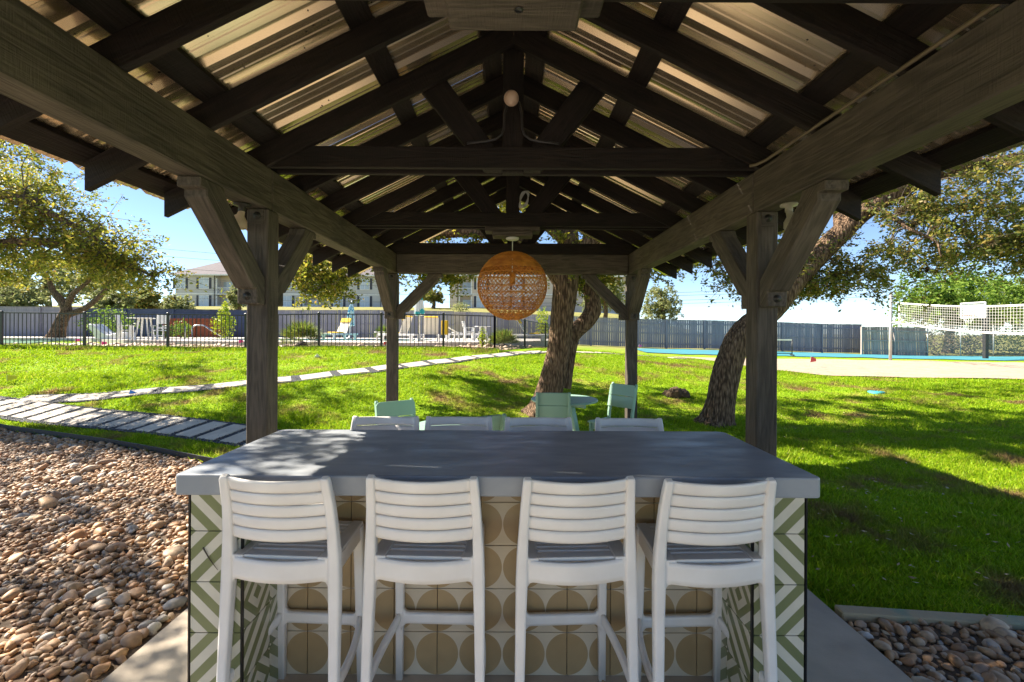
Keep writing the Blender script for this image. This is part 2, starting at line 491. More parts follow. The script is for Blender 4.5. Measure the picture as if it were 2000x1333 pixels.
def umbrella_mat(name, ca, cb, scale):
    m, nt, b = new_mat(name)
    L = nt.links
    v = coords(nt, 'Object', (1, 1, 1))
    vo = N(nt, 'ShaderNodeTexVoronoi', Scale=scale)
    L.new(v, vo.inputs['Vector'])
    gt = N(nt, 'ShaderNodeMath', operation='GREATER_THAN')
    gt.inputs[1].default_value = 0.42
    L.new(vo.outputs['Distance'], gt.inputs[0])
    rp = ramp(nt, gt.outputs[0], [(0.4, ca), (0.6, cb)])
    L.new(rp.outputs[0], b.inputs['Base Color'])
    b.inputs['Roughness'].default_value = 0.85
    return m
M['parasol_pattern'] = umbrella_mat('blue_white_print', (0.08, 0.34, 0.52), (0.75, 0.77, 0.78), 9)
M['parasol_teal'] = umbrella_mat('teal_white_stripe', (0.05, 0.42, 0.46), (0.72, 0.75, 0.76), 3)

# lawn: soil and turf under the blades; the hill beyond the fence is dry
def lawn_mat():
    m, nt, b = new_mat('lawn_turf')
    L = nt.links
    g = N(nt, 'ShaderNodeNewGeometry')
    n1 = N(nt, 'ShaderNodeTexNoise', Scale=1.1, Detail=6.0, Roughness=0.62)
    L.new(g.outputs['Position'], n1.inputs['Vector'])
    rp = ramp(nt, n1.outputs[0], [(0.36, (0.18, 0.31, 0.010)), (0.52, (0.24, 0.36, 0.012)), (0.60, (0.27, 0.28, 0.04)), (0.68, (0.22, 0.15, 0.065))])
    n2 = N(nt, 'ShaderNodeTexNoise', Scale=14.0, Detail=6.0)
    L.new(g.outputs['Position'], n2.inputs['Vector'])
    rp2 = ramp(nt, n2.outputs[0], [(0.3, (0.55, 0.6, 0.55)), (0.7, (1.2, 1.2, 1.15))])
    mx = N(nt, 'ShaderNodeMix', data_type='RGBA', blend_type='MULTIPLY')
    mx.inputs[0].default_value = 1.0
    L.new(rp.outputs[0], mx.inputs[6])
    L.new(rp2.outputs[0], mx.inputs[7])
    # dry hill
    sp = N(nt, 'ShaderNodeSeparateXYZ')
    L.new(g.outputs['Position'], sp.inputs[0])
    mr = N(nt, 'ShaderNodeMapRange')
    mr.inputs['From Min'].default_value = 23.0
    mr.inputs['From Max'].default_value = 30.0
    L.new(sp.outputs['Y'], mr.inputs[0])
    dry = ramp(nt, n1.outputs[0], [(0.35, (0.20, 0.21, 0.06)), (0.65, (0.28, 0.25, 0.10))])
    mx2 = N(nt, 'ShaderNodeMix', data_type='RGBA')
    L.new(mr.outputs[0], mx2.inputs[0])
    L.new(mx.outputs[2], mx2.inputs[6])
    L.new(dry.outputs[0], mx2.inputs[7])
    L.new(mx2.outputs[2], b.inputs['Base Color'])
    b.inputs['Roughness'].default_value = 0.95
    b.inputs['Specular IOR Level'].default_value = 0.1
    bp = N(nt, 'ShaderNodeBump', Strength=0.8, Distance=0.03)
    L.new(n2.outputs[0], bp.inputs['Height'])
    L.new(bp.outputs[0], b.inputs['Normal'])
    return m
M['lawn'] = lawn_mat()

# ------------------------------------------------------------------ helpers
def tag(o, label=None, cat=None, group=None, kind=None):
    if label: o['label'] = label
    if cat: o['category'] = cat
    if group: o['group'] = group
    if kind: o['kind'] = kind
    return o

def empty(name, loc=(0, 0, 0), rz=0.0):
    o = bpy.data.objects.new(name, None)
    o.empty_display_size = 0.1
    COL.objects.link(o)
    o.location = loc
    o.rotation_euler = (0, 0, rz)
    return o

def thing(name, label, cat, loc=(0, 0, 0), rz=0.0, group=None):
    return tag(empty(name, loc, rz), label, cat, group)

def link(name, me, parent=None, mat=None, matrix=None, loc=None):
    if mat is not None and not me.materials:
        me.materials.append(mat)
    o = bpy.data.objects.new(name, me)
    COL.objects.link(o)
    if parent is not None:
        o.parent = parent
    if matrix is not None:
        o.matrix_local = matrix
    if loc is not None:
        o.location = loc
    return o

def np_mesh(name, verts, faces, smooth=False):
    """verts (n,3), faces (m,k) arrays with constant k"""
    verts = np.asarray(verts, dtype=np.float32)
    faces = np.asarray(faces, dtype=np.int32)
    me = bpy.data.meshes.new(name)
    me.vertices.add(len(verts))
    me.vertices.foreach_set('co', verts.ravel())
    k = faces.shape[1]
    me.loops.add(faces.size)
    me.loops.foreach_set('vertex_index', faces.ravel())
    me.polygons.add(len(faces))
    me.polygons.foreach_set('loop_start', np.arange(0, faces.size, k, dtype=np.int32))
    me.polygons.foreach_set('loop_total', np.full(len(faces), k, dtype=np.int32))
    if smooth:
        me.polygons.foreach_set('use_smooth', np.ones(len(faces), dtype=bool))
    me.update(calc_edges=True)
    return me

class MB:
    def __init__(self):
        self.v = []
        self.f = []
        self.sm = []
    def add(self, vs, fs, smooth=False):
        o = len(self.v)
        self.v += [tuple(p) for p in vs]
        self.f += [tuple(i + o for i in f) for f in fs]
        self.sm += [smooth] * len(fs)
        return self
    def box(self, lo, hi):
        x0, y0, z0 = lo; x1, y1, z1 = hi
        return self.add([(x0, y0, z0), (x1, y0, z0), (x1, y1, z0), (x0, y1, z0), (x0, y0, z1), (x1, y0, z1), (x1, y1, z1), (x0, y1, z1)],
                        [(0, 3, 2, 1), (4, 5, 6, 7), (0, 1, 5, 4), (1, 2, 6, 5), (2, 3, 7, 6), (3, 0, 4, 7)])
    def bar(self, p, q, w, h, up=(0, 0, 1)):
        p, q = Vector(p), Vector(q)
        x = (q - p).normalized()
        up = Vector(up)
        if abs(x.dot(up)) > 0.98:
            up = Vector((0, 1, 0))
        y = up.cross(x).normalized()
        z = x.cross(y)
        vs = [c + y * (a * w / 2) + z * (b * h / 2) for c in (p, q) for a, b in ((-1, -1), (1, -1), (1, 1), (-1, 1))]
        return self.add(vs, [(0, 3, 2, 1), (4, 5, 6, 7), (0, 1, 5, 4), (1, 2, 6, 5), (2, 3, 7, 6), (3, 0, 4, 7)])
    def prism(self, poly, t0, t1, axis='y'):
        """polygon (a,b) extruded; axis y: (a,t,b); axis x: (t,a,b); axis z: (a,b,t)"""
        n = len(poly)
        def P(a, b, t):
            return (a, t, b) if axis == 'y' else (t, a, b) if axis == 'x' else (a, b, t)
        vs = [P(a, b, t0) for a, b in poly] + [P(a, b, t1) for a, b in poly]
        fs = [tuple(range(n)), tuple(range(2 * n - 1, n - 1, -1))]
        fs += [(i, i + n, (i + 1) % n + n, (i + 1) % n) for i in range(n)]
        return self.add(vs, fs)
    def sweep(self, path, sizes, side=(1, 0, 0), n=12, e=4.0, cap=True, smooth=True):
        """superellipse section swept along path; sizes [(a,b)] full widths along side / across"""
        path = [Vector(p) for p in path]
        side = Vector(side)
        if not isinstance(sizes, list):
            sizes = [sizes] * len(path)
        vs = []
        for i, p in enumerate(path):
            t = (path[min(i + 1, len(path) - 1)] - path[max(i - 1, 0)]).normalized()
            s = (side - t * side.dot(t)).normalized()
            u = t.cross(s)
            a, b = sizes[i]
            for k in range(n):
                th = 2 * PI * (k + 0.5) / n
                c, q = math.cos(th), math.sin(th)
                r = (abs(c) ** e + abs(q) ** e) ** (-1 / e)
                vs.append(p + s * (r * c * a / 2) + u * (r * q * b / 2))
        fs = []
        for i in range(len(path) - 1):
            for k in range(n):
                k2 = (k + 1) % n
                fs.append((i * n + k, i * n + k2, (i + 1) * n + k2, (i + 1) * n + k))
        self.add(vs, fs, smooth)
        if cap:
            o = len(self.v) - len(vs)
            m = len(path) - 1
            self.f += [tuple(o + k for k in range(n - 1, -1, -1)), tuple(o + m * n + k for k in range(n))]
            self.sm += [False, False]
        return self
    def tube(self, path, r, n=8, cap=True):
        rs = r if isinstance(r, list) else [r] * len(path)
        d = Vector(path[-1]) - Vector(path[0])
        side = (1, 0, 0) if abs(d.normalized().x) < 0.7 else (0, 0, 1) if d.length > 0 else (1, 0, 0)
        return self.sweep(path, [(2 * q, 2 * q) for q in rs], side=side, n=n, e=2.0, cap=cap)
    def lathe(self, prof, c=(0, 0, 0), n=20, smooth=True):
        vs = [(c[0] + r * math.cos(2 * PI * k / n), c[1] + r * math.sin(2 * PI * k / n), c[2] + z) for r, z in prof for k in range(n)]
        fs = [(i * n + k, i * n + (k + 1) % n, (i + 1) * n + (k + 1) % n, (i + 1) * n + k) for i in range(len(prof) - 1) for k in range(n)]
        return self.add(vs, fs, smooth)
    def mesh(self, name, bevel=0.0, segs=1):
        me = bpy.data.meshes.new(name)
        me.from_pydata(self.v, [], self.f)
        me.polygons.foreach_set('use_smooth', self.sm)
        if bevel:
            bm = bmesh.new()
            bm.from_mesh(me)
            ed = [e for e in bm.edges if len(e.link_faces) == 2 and e.calc_face_angle(0) > 0.5]
            bmesh.ops.bevel(bm, geom=ed, offset=bevel, segments=segs, affect='EDGES', profile=0.5)
            bm.to_mesh(me)
            bm.free()
        me.validate()
        me.update()
        return me
    def build(self, name, mat, parent=None, bevel=0.0, matrix=None, loc=None, segs=1):
        return link(name, self.mesh(name, bevel, segs), parent, mat, matrix, loc)

def frame(origin, x, z):
    x = Vector(x).normalized()
    z = Vector(z)
    z = (z - x * z.dot(x)).normalized()
    y = z.cross(x)
    m = Matrix((x, y, z)).transposed().to_4x4()
    m.translation = Vector(origin)
    return m

def timber(name, p, q, w, h, mat, parent, up=(0, 0, 1), bevel=0.006):
    """board from p to q, centre line; grain along local X"""
    p, q = Vector(p), Vector(q)
    L = (q - p).length
    mb = MB().box((0, -w / 2, -h / 2), (L, w / 2, h / 2))
    return mb.build(name, mat, parent, bevel, frame(p, q - p, up))

def copy_tree(o, parent=None):
    c = o.copy()
    COL.objects.link(c)
    c.parent = parent
    for ch in list(o.children):
        copy_tree(ch, c)
    return c

def smoothstep(a, b, x):
    t = np.clip((x - a) / (b - a), 0, 1)
    return t * t * (3 - 2 * t)

# ------------------------------------------------------------------ terrain heights
_cp = np.array([(-10, -5, -.05), (0, -5, -.05), (10, -5, -.05), (-2, 0, -.05), (2, 0, -.05), (0, 1, -.05), (0, 3, -.05), (-2, 3, -.05), (2, 3, -.04), (-1.9, 5, -.04),
    (1.9, 5, -.04), (0, 5, -.05), (4, 2.5, -.03), (6, 3, -.02), (-5, 3, -.05), (-2, 6, -.04), (2, 6.5, -.03), (0, 6.5, -.04), (.65, 8.5, .09), (3.7, 8.1, .0), (-4, 5.6, .0),
    (-8, 7.2, .05), (-3.8, 6.4, .08), (-8.4, 8, .22), (-7.2, 8.5, .36), (-4.8, 9.5, .56), (-2.7, 11, .74), (1.05, 15.5, .95), (-15.7, 14.5, 1.05), (-8, 14.5, 1.02),
    (-.5, 14.6, 1.0), (-22, 22, 1.12), (-5, 18, 1.08), (-5, 30, 1.13), (-25, 30, 1.25), (5.4, 30, .72), (15, 30, .51), (23, 29, .3), (8, 14, .43), (13, 11.7, .43),
    (7.8, 21, .45), (17, 20, .38), (24, 20, .3), (8, 8, .04), (12, 6, .1), (7, 11, .2), (2, 12, .5), (-13, 8, .3), (-14, 3, 0), (14, 3, 0), (-1, 8.5, .2), (-3, 8.2, .32), (4, 14, .68), (30, 12, .4)], dtype=float)
def _U(r2):
    return np.where(r2 > 1e-9, 0.5 * r2 * np.log(np.maximum(r2, 1e-9)), 0.0)
_n = len(_cp)
_A = np.zeros((_n + 3, _n + 3))
_d2 = ((_cp[:, None, :2] - _cp[None, :, :2]) ** 2).sum(-1)
_A[:_n, :_n] = _U(_d2) + np.eye(_n) * 0.15
_A[:_n, _n] = 1
_A[:_n, _n + 1:] = _cp[:, :2]
_A[_n:, :_n] = _A[:_n, _n:].T
_w = np.linalg.solve(_A, np.concatenate([_cp[:, 2], np.zeros(3)]))
def heights(xy):
    xy = np.asarray(xy, dtype=float).reshape(-1, 2)
    q = np.stack([np.clip(xy[:, 0], -28, 28), np.clip(xy[:, 1], -5, 30.5)], 1)
    out = np.zeros(len(q))
    for s in range(0, len(q), 20000):
        p = q[s:s + 20000]
        d2 = ((p[:, None, :] - _cp[None, :, :2]) ** 2).sum(-1)
        out[s:s + 20000] = _U(d2) @ _w[:_n] + _w[_n] + p @ _w[_n + 1:]
    # under the slab and gravel the ground is flat
    fl = smoothstep(6.9, 6.2, xy[:, 1]) * smoothstep(2.6, 2.1, np.abs(xy[:, 0]))
    out = out * (1 - fl) + (-0.05) * fl
    hill = smoothstep(31, 76, xy[:, 1]) * 4.2 * (1 - smoothstep(14, 34, xy[:, 0]))
    low = smoothstep(33, 60, xy[:, 1]) * smoothstep(14, 34, xy[:, 0]) * -1.2
    n = 0.018 * np.sin(xy[:, 0] * 2.3 + 1.3 * np.sin(xy[:, 1] * 1.7)) * np.sin(xy[:, 1] * 2.9 + xy[:, 0]) * smoothstep(6.5, 8, xy[:, 1])
    return out + hill + n
def H(x, y):
    return float(heights([(x, y)])[0])

# ------------------------------------------------------------------ the setting
def _h2(xy):
    xy = np.asarray(xy, dtype=float).reshape(-1, 2)
    h = heights(xy)
    mk = smoothstep(3.5, 1.0, xy[:, 0]) * smoothstep(16.0, 18.0, xy[:, 1]) * smoothstep(31.0, 29.8, xy[:, 1])
    h = h * (1 - mk) + np.minimum(h, 1.06) * mk
    m2 = smoothstep(1.5, 0.2, xy[:, 0] - (xy[:, 1] - 14.6) * 0.35) * smoothstep(14.7, 15.2, xy[:, 1]) * smoothstep(24.0, 18.0, xy[:, 1])
    return h * (1 - m2) + np.minimum(h, 0.97) * m2
def HZ(x, y):
    return float(_h2([(x, y)])[0])

def build_ground():
    xs = np.concatenate([np.linspace(-420, -60, 16), np.linspace(-55, -33, 12), np.arange(-32, 32.1, 0.33), np.linspace(34, 55, 12), np.linspace(60, 420, 16)])
    ys = np.concatenate([np.linspace(-60, -10, 8), np.arange(-9, 34.1, 0.33), np.linspace(36, 90, 28), np.linspace(100, 900, 17)])
    X, Y = np.meshgrid(xs, ys)
    P = np.stack([X.ravel(), Y.ravel()], 1)
    Z = _h2(P)
    nx, ny = len(xs), len(ys)
    i = np.arange((ny - 1) * (nx - 1))
    r, c = i // (nx - 1), i % (nx - 1)
    a = r * nx + c
    F = np.stack([a, a + 1, a + 1 + nx, a + nx], 1)
    o = link('ground', np_mesh('ground', np.column_stack([P, Z]), F, True), None, M['lawn'])
    tag(o, 'sloping green lawn rising to the fences and dry hill', kind='structure')
build_ground()

def drape(name, poly, mat, dz, res=0.4, label=None):
    bm = bmesh.new()
    vs = [bm.verts.new((x, y, 0)) for x, y in poly]
    bm.faces.new(vs)
    xs = [p[0] for p in poly]; ys = [p[1] for p in poly]
    for ax, lo, hi in ((0, min(xs), max(xs)), (1, min(ys), max(ys))):
        k = int((hi - lo) / res)
        for j in range(1, k + 1):
            c = lo + (hi - lo) * j / (k + 1)
            co = (c, 0, 0) if ax == 0 else (0, c, 0)
            no = (1, 0, 0) if ax == 0 else (0, 1, 0)
            bmesh.ops.bisect_plane(bm, geom=bm.verts[:] + bm.edges[:] + bm.faces[:], plane_co=co, plane_no=no)
    pts = np.array([(v.co.x, v.co.y) for v in bm.verts])
    zz = _h2(pts) + dz
    for v, z in zip(bm.verts, zz):
        v.co.z = z
    for f in bm.faces:
        f.smooth = True
        if f.normal.z < 0:
            f.normal_flip()
    me = bpy.data.meshes.new(name)
    bm.to_mesh(me)
    bm.free()
    o = link(name, me, None, mat)
    tag(o, label, kind='structure')
    return o

# concrete slab under the pavilion: three pours with a joint
def slab():
    for j, (y0, y1) in enumerate(((-2.5, 2.95), (2.96, 6.75))):
        MBx = MB().box((-1.9, y0, -0.12), (1.9, y1, 0.0))
        o = MBx.build('concrete_slab', M['slab'], None, 0.008)
        tag(o, 'near half of the concrete pavilion floor' if j == 0 else 'far half of the concrete pavilion floor', kind='structure')
slab()

drape('patio', [(-16, -16), (16, -16), (16, -2.52), (-16, -2.52)], M['deck'], 0.03, 3.0, 'unseen pale concrete added behind the camera to bounce sunlight')  # added out of view: pale sheet that bounces sun onto the stool backs
GL = [(-1.93, -2.5), (-1.93, 4.88), (-3.9, 5.60), (-8.0, 7.13), (-13, 9.05), (-13, -2.5)]
GR = [(1.93, -2.5), (7.0, -2.5), (7.0, 2.15), (1.93, 2.655)]
bed_l = drape('gravel_bed', GL, M['gravel_dirt'], 0.012, 0.6, 'river stone bed left of the bar')
bed_r = drape('gravel_bed', GR, M['gravel_dirt'], 0.012, 0.6, 'river stone bed right of the bar')

def ico(sub):
    bm = bmesh.new()
    bmesh.ops.create_icosphere(bm, subdivisions=sub, radius=1.0)
    v = np.array([tuple(x.co) for x in bm.verts])
    f = np.array([[q.index for q in t.verts] for t in bm.faces])
    bm.free()
    return v, f
ICO1, ICO2 = ico(1), ico(2)

def rock_shape(rng, base):
    v = base[0].copy()
    # cut by random planes to get blunt river stones
    for _ in range(rng.integers(5, 10)):
        d = rng.normal(size=3); d /= np.linalg.norm(d)
        lim = rng.uniform(0.55, 0.9)
        s = v @ d
        v = v - np.outer(np.maximum(s - lim, 0) * 0.95, d)
    return v

def rot_batch(rng, n, tilt=0.35):
    a = rng.uniform(0, 2 * PI, n)
    tx, ty = rng.normal(0, tilt, n), rng.normal(0, tilt, n)
    ca, sa = np.cos(a), np.sin(a)
    Rz = np.zeros((n, 3, 3)); Rz[:, 0, 0] = ca; Rz[:, 0, 1] = -sa; Rz[:, 1, 0] = sa; Rz[:, 1, 1] = ca; Rz[:, 2, 2] = 1
    Rx = np.zeros((n, 3, 3)); Rx[:, 0, 0] = 1; Rx[:, 1, 1] = np.cos(tx); Rx[:, 1, 2] = -np.sin(tx); Rx[:, 2, 1] = np.sin(tx); Rx[:, 2, 2] = np.cos(tx)
    Ry = np.zeros((n, 3, 3)); Ry[:, 1, 1] = 1; Ry[:, 0, 0] = np.cos(ty); Ry[:, 0, 2] = np.sin(ty); Ry[:, 2, 0] = -np.sin(ty); Ry[:, 2, 2] = np.cos(ty)
    return Rz @ Rx @ Ry

def inside(pts, poly):
    x, y = pts[:, 0], pts[:, 1]
    r = np.zeros(len(pts), bool)
    n = len(poly)
    for i in range(n):
        x0, y0 = poly[i]; x1, y1 = poly[(i + 1) % n]
        c = ((y0 > y) != (y1 > y)) & (x < (x1 - x0) * (y - y0) / (y1 - y0 + 1e-12) + x0)
        r ^= c
    return r

def stones(bed, poly, box, seed, spacing, med, n_single, mat, lowfar=True, dz=0.0, squash=(1.0, 0.72, 0.5)):
    """joined stones as one 'stuff' part, and the n_single that show largest as parts of their own"""
    rng = np.random.default_rng(seed)
    x0, x1, y0, y1 = box
    gx, gy = np.meshgrid(np.arange(x0, x1, spacing), np.arange(y0, y1, spacing))
    p = np.stack([gx.ravel(), gy.ravel()], 1)
    p += rng.uniform(-0.5, 0.5, p.shape) * spacing
    p = p[inside(p, poly)]
    # only what the camera side can see, with a wide margin
    p = p[np.abs(p[:, 0]) < p[:, 1] * 1.3 + 0.9]
    n = len(p)
    L = med * np.exp(rng.normal(0, 0.33, n)) * np.where(rng.random(n) < 0.04, 1.4, 1.0)
    S = np.stack([L * squash[0] * rng.uniform(.85, 1.15, n), L * squash[1] * rng.uniform(.8, 1.2, n), L * squash[2] * rng.uniform(.75, 1.25, n)], 1)
    z = _h2(p) + 0.012 + S[:, 2] * rng.uniform(0.2, 0.9, n) + dz
    Rm = rot_batch(rng, n)
    shapes1 = [rock_shape(rng, ICO1) for _ in range(14)]
    shapes2 = [rock_shape(rng, ICO2) for _ in range(14)]
    dist = np.hypot(p[:, 0], p[:, 1])
    score = L / dist
    vis = (np.abs(p[:, 0]) < p[:, 1] * 1.12) & (p[:, 1] > 1.9)
    order = np.argsort(-(score * vis))
    single = order[:n_single]
    is_single = np.zeros(n, bool); is_single[single] = True
    meshes = []
    if n_single:
        for s in shapes2:
            me = np_mesh('stone', s, ICO2[1], True)
            me.materials.append(mat)
            meshes.append(me)
    for k, i in enumerate(single):
        o = bpy.data.objects.new('stone', meshes[k % len(meshes)])
        COL.objects.link(o)
        o.parent = bed
        m = Matrix(Rm[i].tolist()).to_4x4() @ Matrix.Diagonal((*S[i], 1))
        m.translation = Vector((p[i, 0], p[i, 1], z[i]))
        o.matrix_local = m
    for near in ((True, False) if lowfar else (False,)):
        sel = np.where(~is_single & ((dist < 2.9) == near))[0] if lowfar else np.where(~is_single)[0]
        if not len(sel):
            continue
        shp = shapes2 if near else shapes1
        bf = ICO2[1] if near else ICO1[1]
        V, F, o = [], [], 0
        for j, s in enumerate(shp):
            ii = sel[j::len(shp)]
            if not len(ii):
                continue
            vv = np.einsum('nij,nkj->nki', Rm[ii], s[None] * S[ii][:, None, :]) + np.stack([p[ii, 0], p[ii, 1], z[ii]], 1)[:, None, :]
            k = s.shape[0]
            V.append(vv.reshape(-1, 3))
            F.append((bf[None] + (np.arange(len(ii)) * k)[:, None, None]).reshape(-1, 3) + o)
            o += len(ii) * k
        ob = link('loose_stones', np_mesh('loose_stones', np.concatenate(V), np.concatenate(F), True), bed, mat)
        ob['kind'] = 'stuff'
stones(bed_l, GL, (-9.5, -1.95, 1.2, 8), 3, 0.043, 0.0285, 190, M['stone'])
stones(bed_r, GR, (1.95, 4.2, 1.0, 2.63), 4, 0.043, 0.0285, 110, M['stone'])

# black steel edging between the gravel and the grass
mb = MB()
epts = [(-1.95, 4.90), (-3.9, 5.62), (-8.0, 7.15), (-13, 9.07)]
for a, b in zip(epts, epts[1:]):
    k = 8
    for j in range(k):
        p = [a[i] + (b[i] - a[i]) * j / k for i in (0, 1)]
        q = [a[i] + (b[i] - a[i]) * (j + 1) / k for i in (0, 1)]
        mb.bar((*p, HZ(*p) + 0.02), (*q, HZ(*q) + 0.02), 0.012, 0.13)
tag(mb.build('lawn_edging', M['edging']), 'black steel edging between river stones and grass strip', 'edging')
for j, (xa, xb, ya, yb) in enumerate(((1.93, 2.75, 2.68, 2.60), (2.762, 4.1, 2.598, 2.47))):
    o = timber('edging_plank', (xa, ya, -0.035), (xb, yb, -0.04), 0.085, 0.09, M['old_plank'], None)
    tag(o, ('short weathered plank edging the right gravel, next to the slab', 'long weathered plank edging the right gravel, running out of frame')[j], 'plank', 'planks edging the right gravel')

# ---------------------------------------------------------------- paths
def drop_paver(name, parent, c, ang, lx, ly, t=0.05, lift=0.03):
    """slab with local X at ang; tilted to the slope"""
    dx, dy = math.cos(ang), math.sin(ang)
    e = 0.3
    gx = (HZ(c[0] + dx * e, c[1] + dy * e) - HZ(c[0] - dx * e, c[1] - dy * e)) / (2 * e)
    gy = (HZ(c[0] - dy * e, c[1] + dx * e) - HZ(c[0] + dy * e, c[1] - dx * e)) / (2 * e)
    X = Vector((dx, dy, gx)); Yv = Vector((-dy, dx, gy))
    Z = X.cross(Yv)
    m = frame((c[0], c[1], HZ(*c) + lift), X, Z)
    return MB().box((-lx / 2, -ly / 2, -t), (lx / 2, ly / 2, 0)).build(name, M['paver'], parent, 0.006, m)

pa, pb = Vector((-9.9, 8.36)), Vector((-1.92, 5.98))
dirp = (pb - pa).normalized()
nrm = Vector((-dirp.y, dirp.x))
hw = 0.36
path_main = drape('paver_path', [tuple(pa - nrm * hw), tuple(pb - nrm * hw), tuple(pb + nrm * hw), tuple(pa + nrm * hw)], M['dark_bed'], 0.018, 0.35, 'wide path of pale pavers in dark slate chips')
ang = math.atan2(nrm.y, nrm.x)
s, k = 0.2, 0
while s < (pb - pa).length - 0.15:
    c = pa + dirp * s
    drop_paver('paver', path_main, (c.x, c.y), ang + random.Random(k).uniform(-.012, .012), 0.60, 0.30)
    s += 0.41
    k += 1
thin = [(-9.2, 8.45), (-7.2, 8.66), (-4.8, 9.55), (-2.7, 11.0), (1.05, 15.4), (3.4, 16.9), (6.5, 17.8)]
def poly_pts(pts, step):
    out = []
    for a, b in zip(pts, pts[1:]):
        a, b = Vector(a), Vector(b)
        n = max(1, int((b - a).length / step))
        out += [a + (b - a) * i / n for i in range(n)]
    return out + [Vector(pts[-1])]
def smooth_poly(pts, it=3):
    pts = [Vector(p) for p in pts]
    for _ in range(it):
        q = [pts[0]]
        for a, b in zip(pts, pts[1:]):
            q += [a * 0.75 + b * 0.25, a * 0.25 + b * 0.75]
        pts = q + [pts[-1]]
    return pts
tp = smooth_poly(thin)
lft, rgt = [], []
for i, p in enumerate(tp):
    d = (tp[min(i + 1, len(tp) - 1)] - tp[max(i - 1, 0)]).normalized()
    nn = Vector((-d.y, d.x)) * 0.26
    lft.append(tuple(p + nn)); rgt.append(tuple(p - nn))
path_thin = drape('paver_path', rgt + lft[::-1], M['dark_bed'], 0.02, 0.35, 'narrow path of single pavers crossing the lawn')
acc, nxt = 0.0, 0.4
for a, b in zip(tp, tp[1:]):
    seg = (b - a).length
    while acc + seg >= nxt:
        c = a + (b - a) * ((nxt - acc) / seg)
        drop_paver('paver', path_thin, (c.x, c.y), math.atan2(b.y - a.y, b.x - a.x), 0.62, 0.40)
        nxt += 0.80
    acc += seg
# slate chips showing on both path beds
def chips(bed, pts_c, n, seed, w):
    rng = np.random.default_rng(seed)
    P = np.array([tuple(p) for p in pts_c])
    seg = np.diff(P, axis=0); ln = np.hypot(seg[:, 0], seg[:, 1])
    k = rng.choice(len(seg), n, p=ln / ln.sum())
    u = rng.random(n)[:, None]
    d = seg[k] / ln[k][:, None]
    pos = P[k] + seg[k] * u + np.stack([-d[:, 1], d[:, 0]], 1) * rng.uniform(-w, w, n)[:, None]
    S = rng.uniform(0.010, 0.020, (n, 3)) * np.array([1.2, 1, 0.6])
    z = _h2(pos) + 0.02
    Rm = rot_batch(rng, n)
    s = rock_shape(rng, ICO1)
    # octahedra keep this cheap
    ov = np.array([(1, 0, 0), (-1, 0, 0), (0, 1, 0), (0, -1, 0), (0, 0, 1), (0, 0, -1)], float)
    of = np.array([(0, 2, 4), (2, 1, 4), (1, 3, 4), (3, 0, 4), (2, 0, 5), (1, 2, 5), (3, 1, 5), (0, 3, 5)])
    vv = np.einsum('nij,nkj->nki', Rm, ov[None] * S[:, None, :]) + np.stack([pos[:, 0], pos[:, 1], z], 1)[:, None, :]
    F = (of[None] + (np.arange(n) * 6)[:, None, None]).reshape(-1, 3)
    o = link('slate_chips', np_mesh('slate_chips', vv.reshape(-1, 3), F), bed, M['chip'])
    o['kind'] = 'stuff'
chips(path_main, [pa, pb], 5000, 5, hw)
chips(path_thin, tp[:14], 2500, 6, 0.26)

# ---------------------------------------------------------------- sand, court, pool deck
sand_poly = [(7.6, 22.0), (7.7, 18.0), (7.9, 14.6), (9.3, 13.2), (13, 11.9), (20, 10.4), (30, 9.5), (31, 20.6), (18, 20.9)]
drape('sand_court', sand_poly, M['sand'], 0.03, 0.5, 'pale sand of the volleyball court')
drape('sport_court', [(7.2, 24.4), (18, 23.4), (31, 22.8), (31.5, 27.2), (18, 28.2), (7.5, 28.4)], M['court'], 0.035, 0.6, 'strip of cyan painted sport court')
drape('putting_green', [(-31, 19.2), (-21.0, 19.8), (-22.2, 22.6), (-31, 23.2)], M['turf'], 0.03, 0.6, 'dark green turf behind the pool fence')
DZ = 1.17
front = [(-32, 24.2), (-22.4, 23.2), (-17, 20.0), (-12.1, 18.5), (-4.0, 17.7), (-1.3, 19.6), (1.8, 23.2), (2.4, 26.0), (2.4, 29.3)]
def deck_piece(poly, j):
    mb = MB().prism(poly, 0.5, DZ, 'z')
    o = mb.build('pool_deck', M['deck'], None, 0.0)
    tag(o, ('front of the pale pool deck behind the black fence', 'pale pool deck left of the water', 'pale pool deck right of the water', 'pale pool deck beyond the water')[j], kind='structure')
deck_piece([(-17, 20.0), (-12.1, 18.5), (-4.0, 17.7), (-1.3, 19.6), (0.2, 21.35), (-4.2, 21.35), (-4.2, 21.2), (-15, 21.2)], 0)
deck_piece([(-32, 24.2), (-22.4, 23.2), (-17.003, 20.0), (-15.003, 21.2), (-15.003, 25.8), (-15.0, 29.4), (-32, 29.4)], 1)
deck_piece([(-4.2, 21.353), (0.2, 21.353), (1.8, 23.2), (2.4, 26.0), (2.4, 29.3), (-4.2, 29.4)], 2)
deck_piece([(-14.997, 25.8), (-4.203, 25.8), (-4.203, 29.4), (-14.997, 29.4)], 3)
tag(MB().prism([(-15.05, 21.1), (-4.15, 21.1), (-4.15, 25.9), (-15.05, 25.9)], 0.6, DZ - 0.05, 'z').build('pool_water', M['water']), 'green blue swimming pool water', kind='structure')
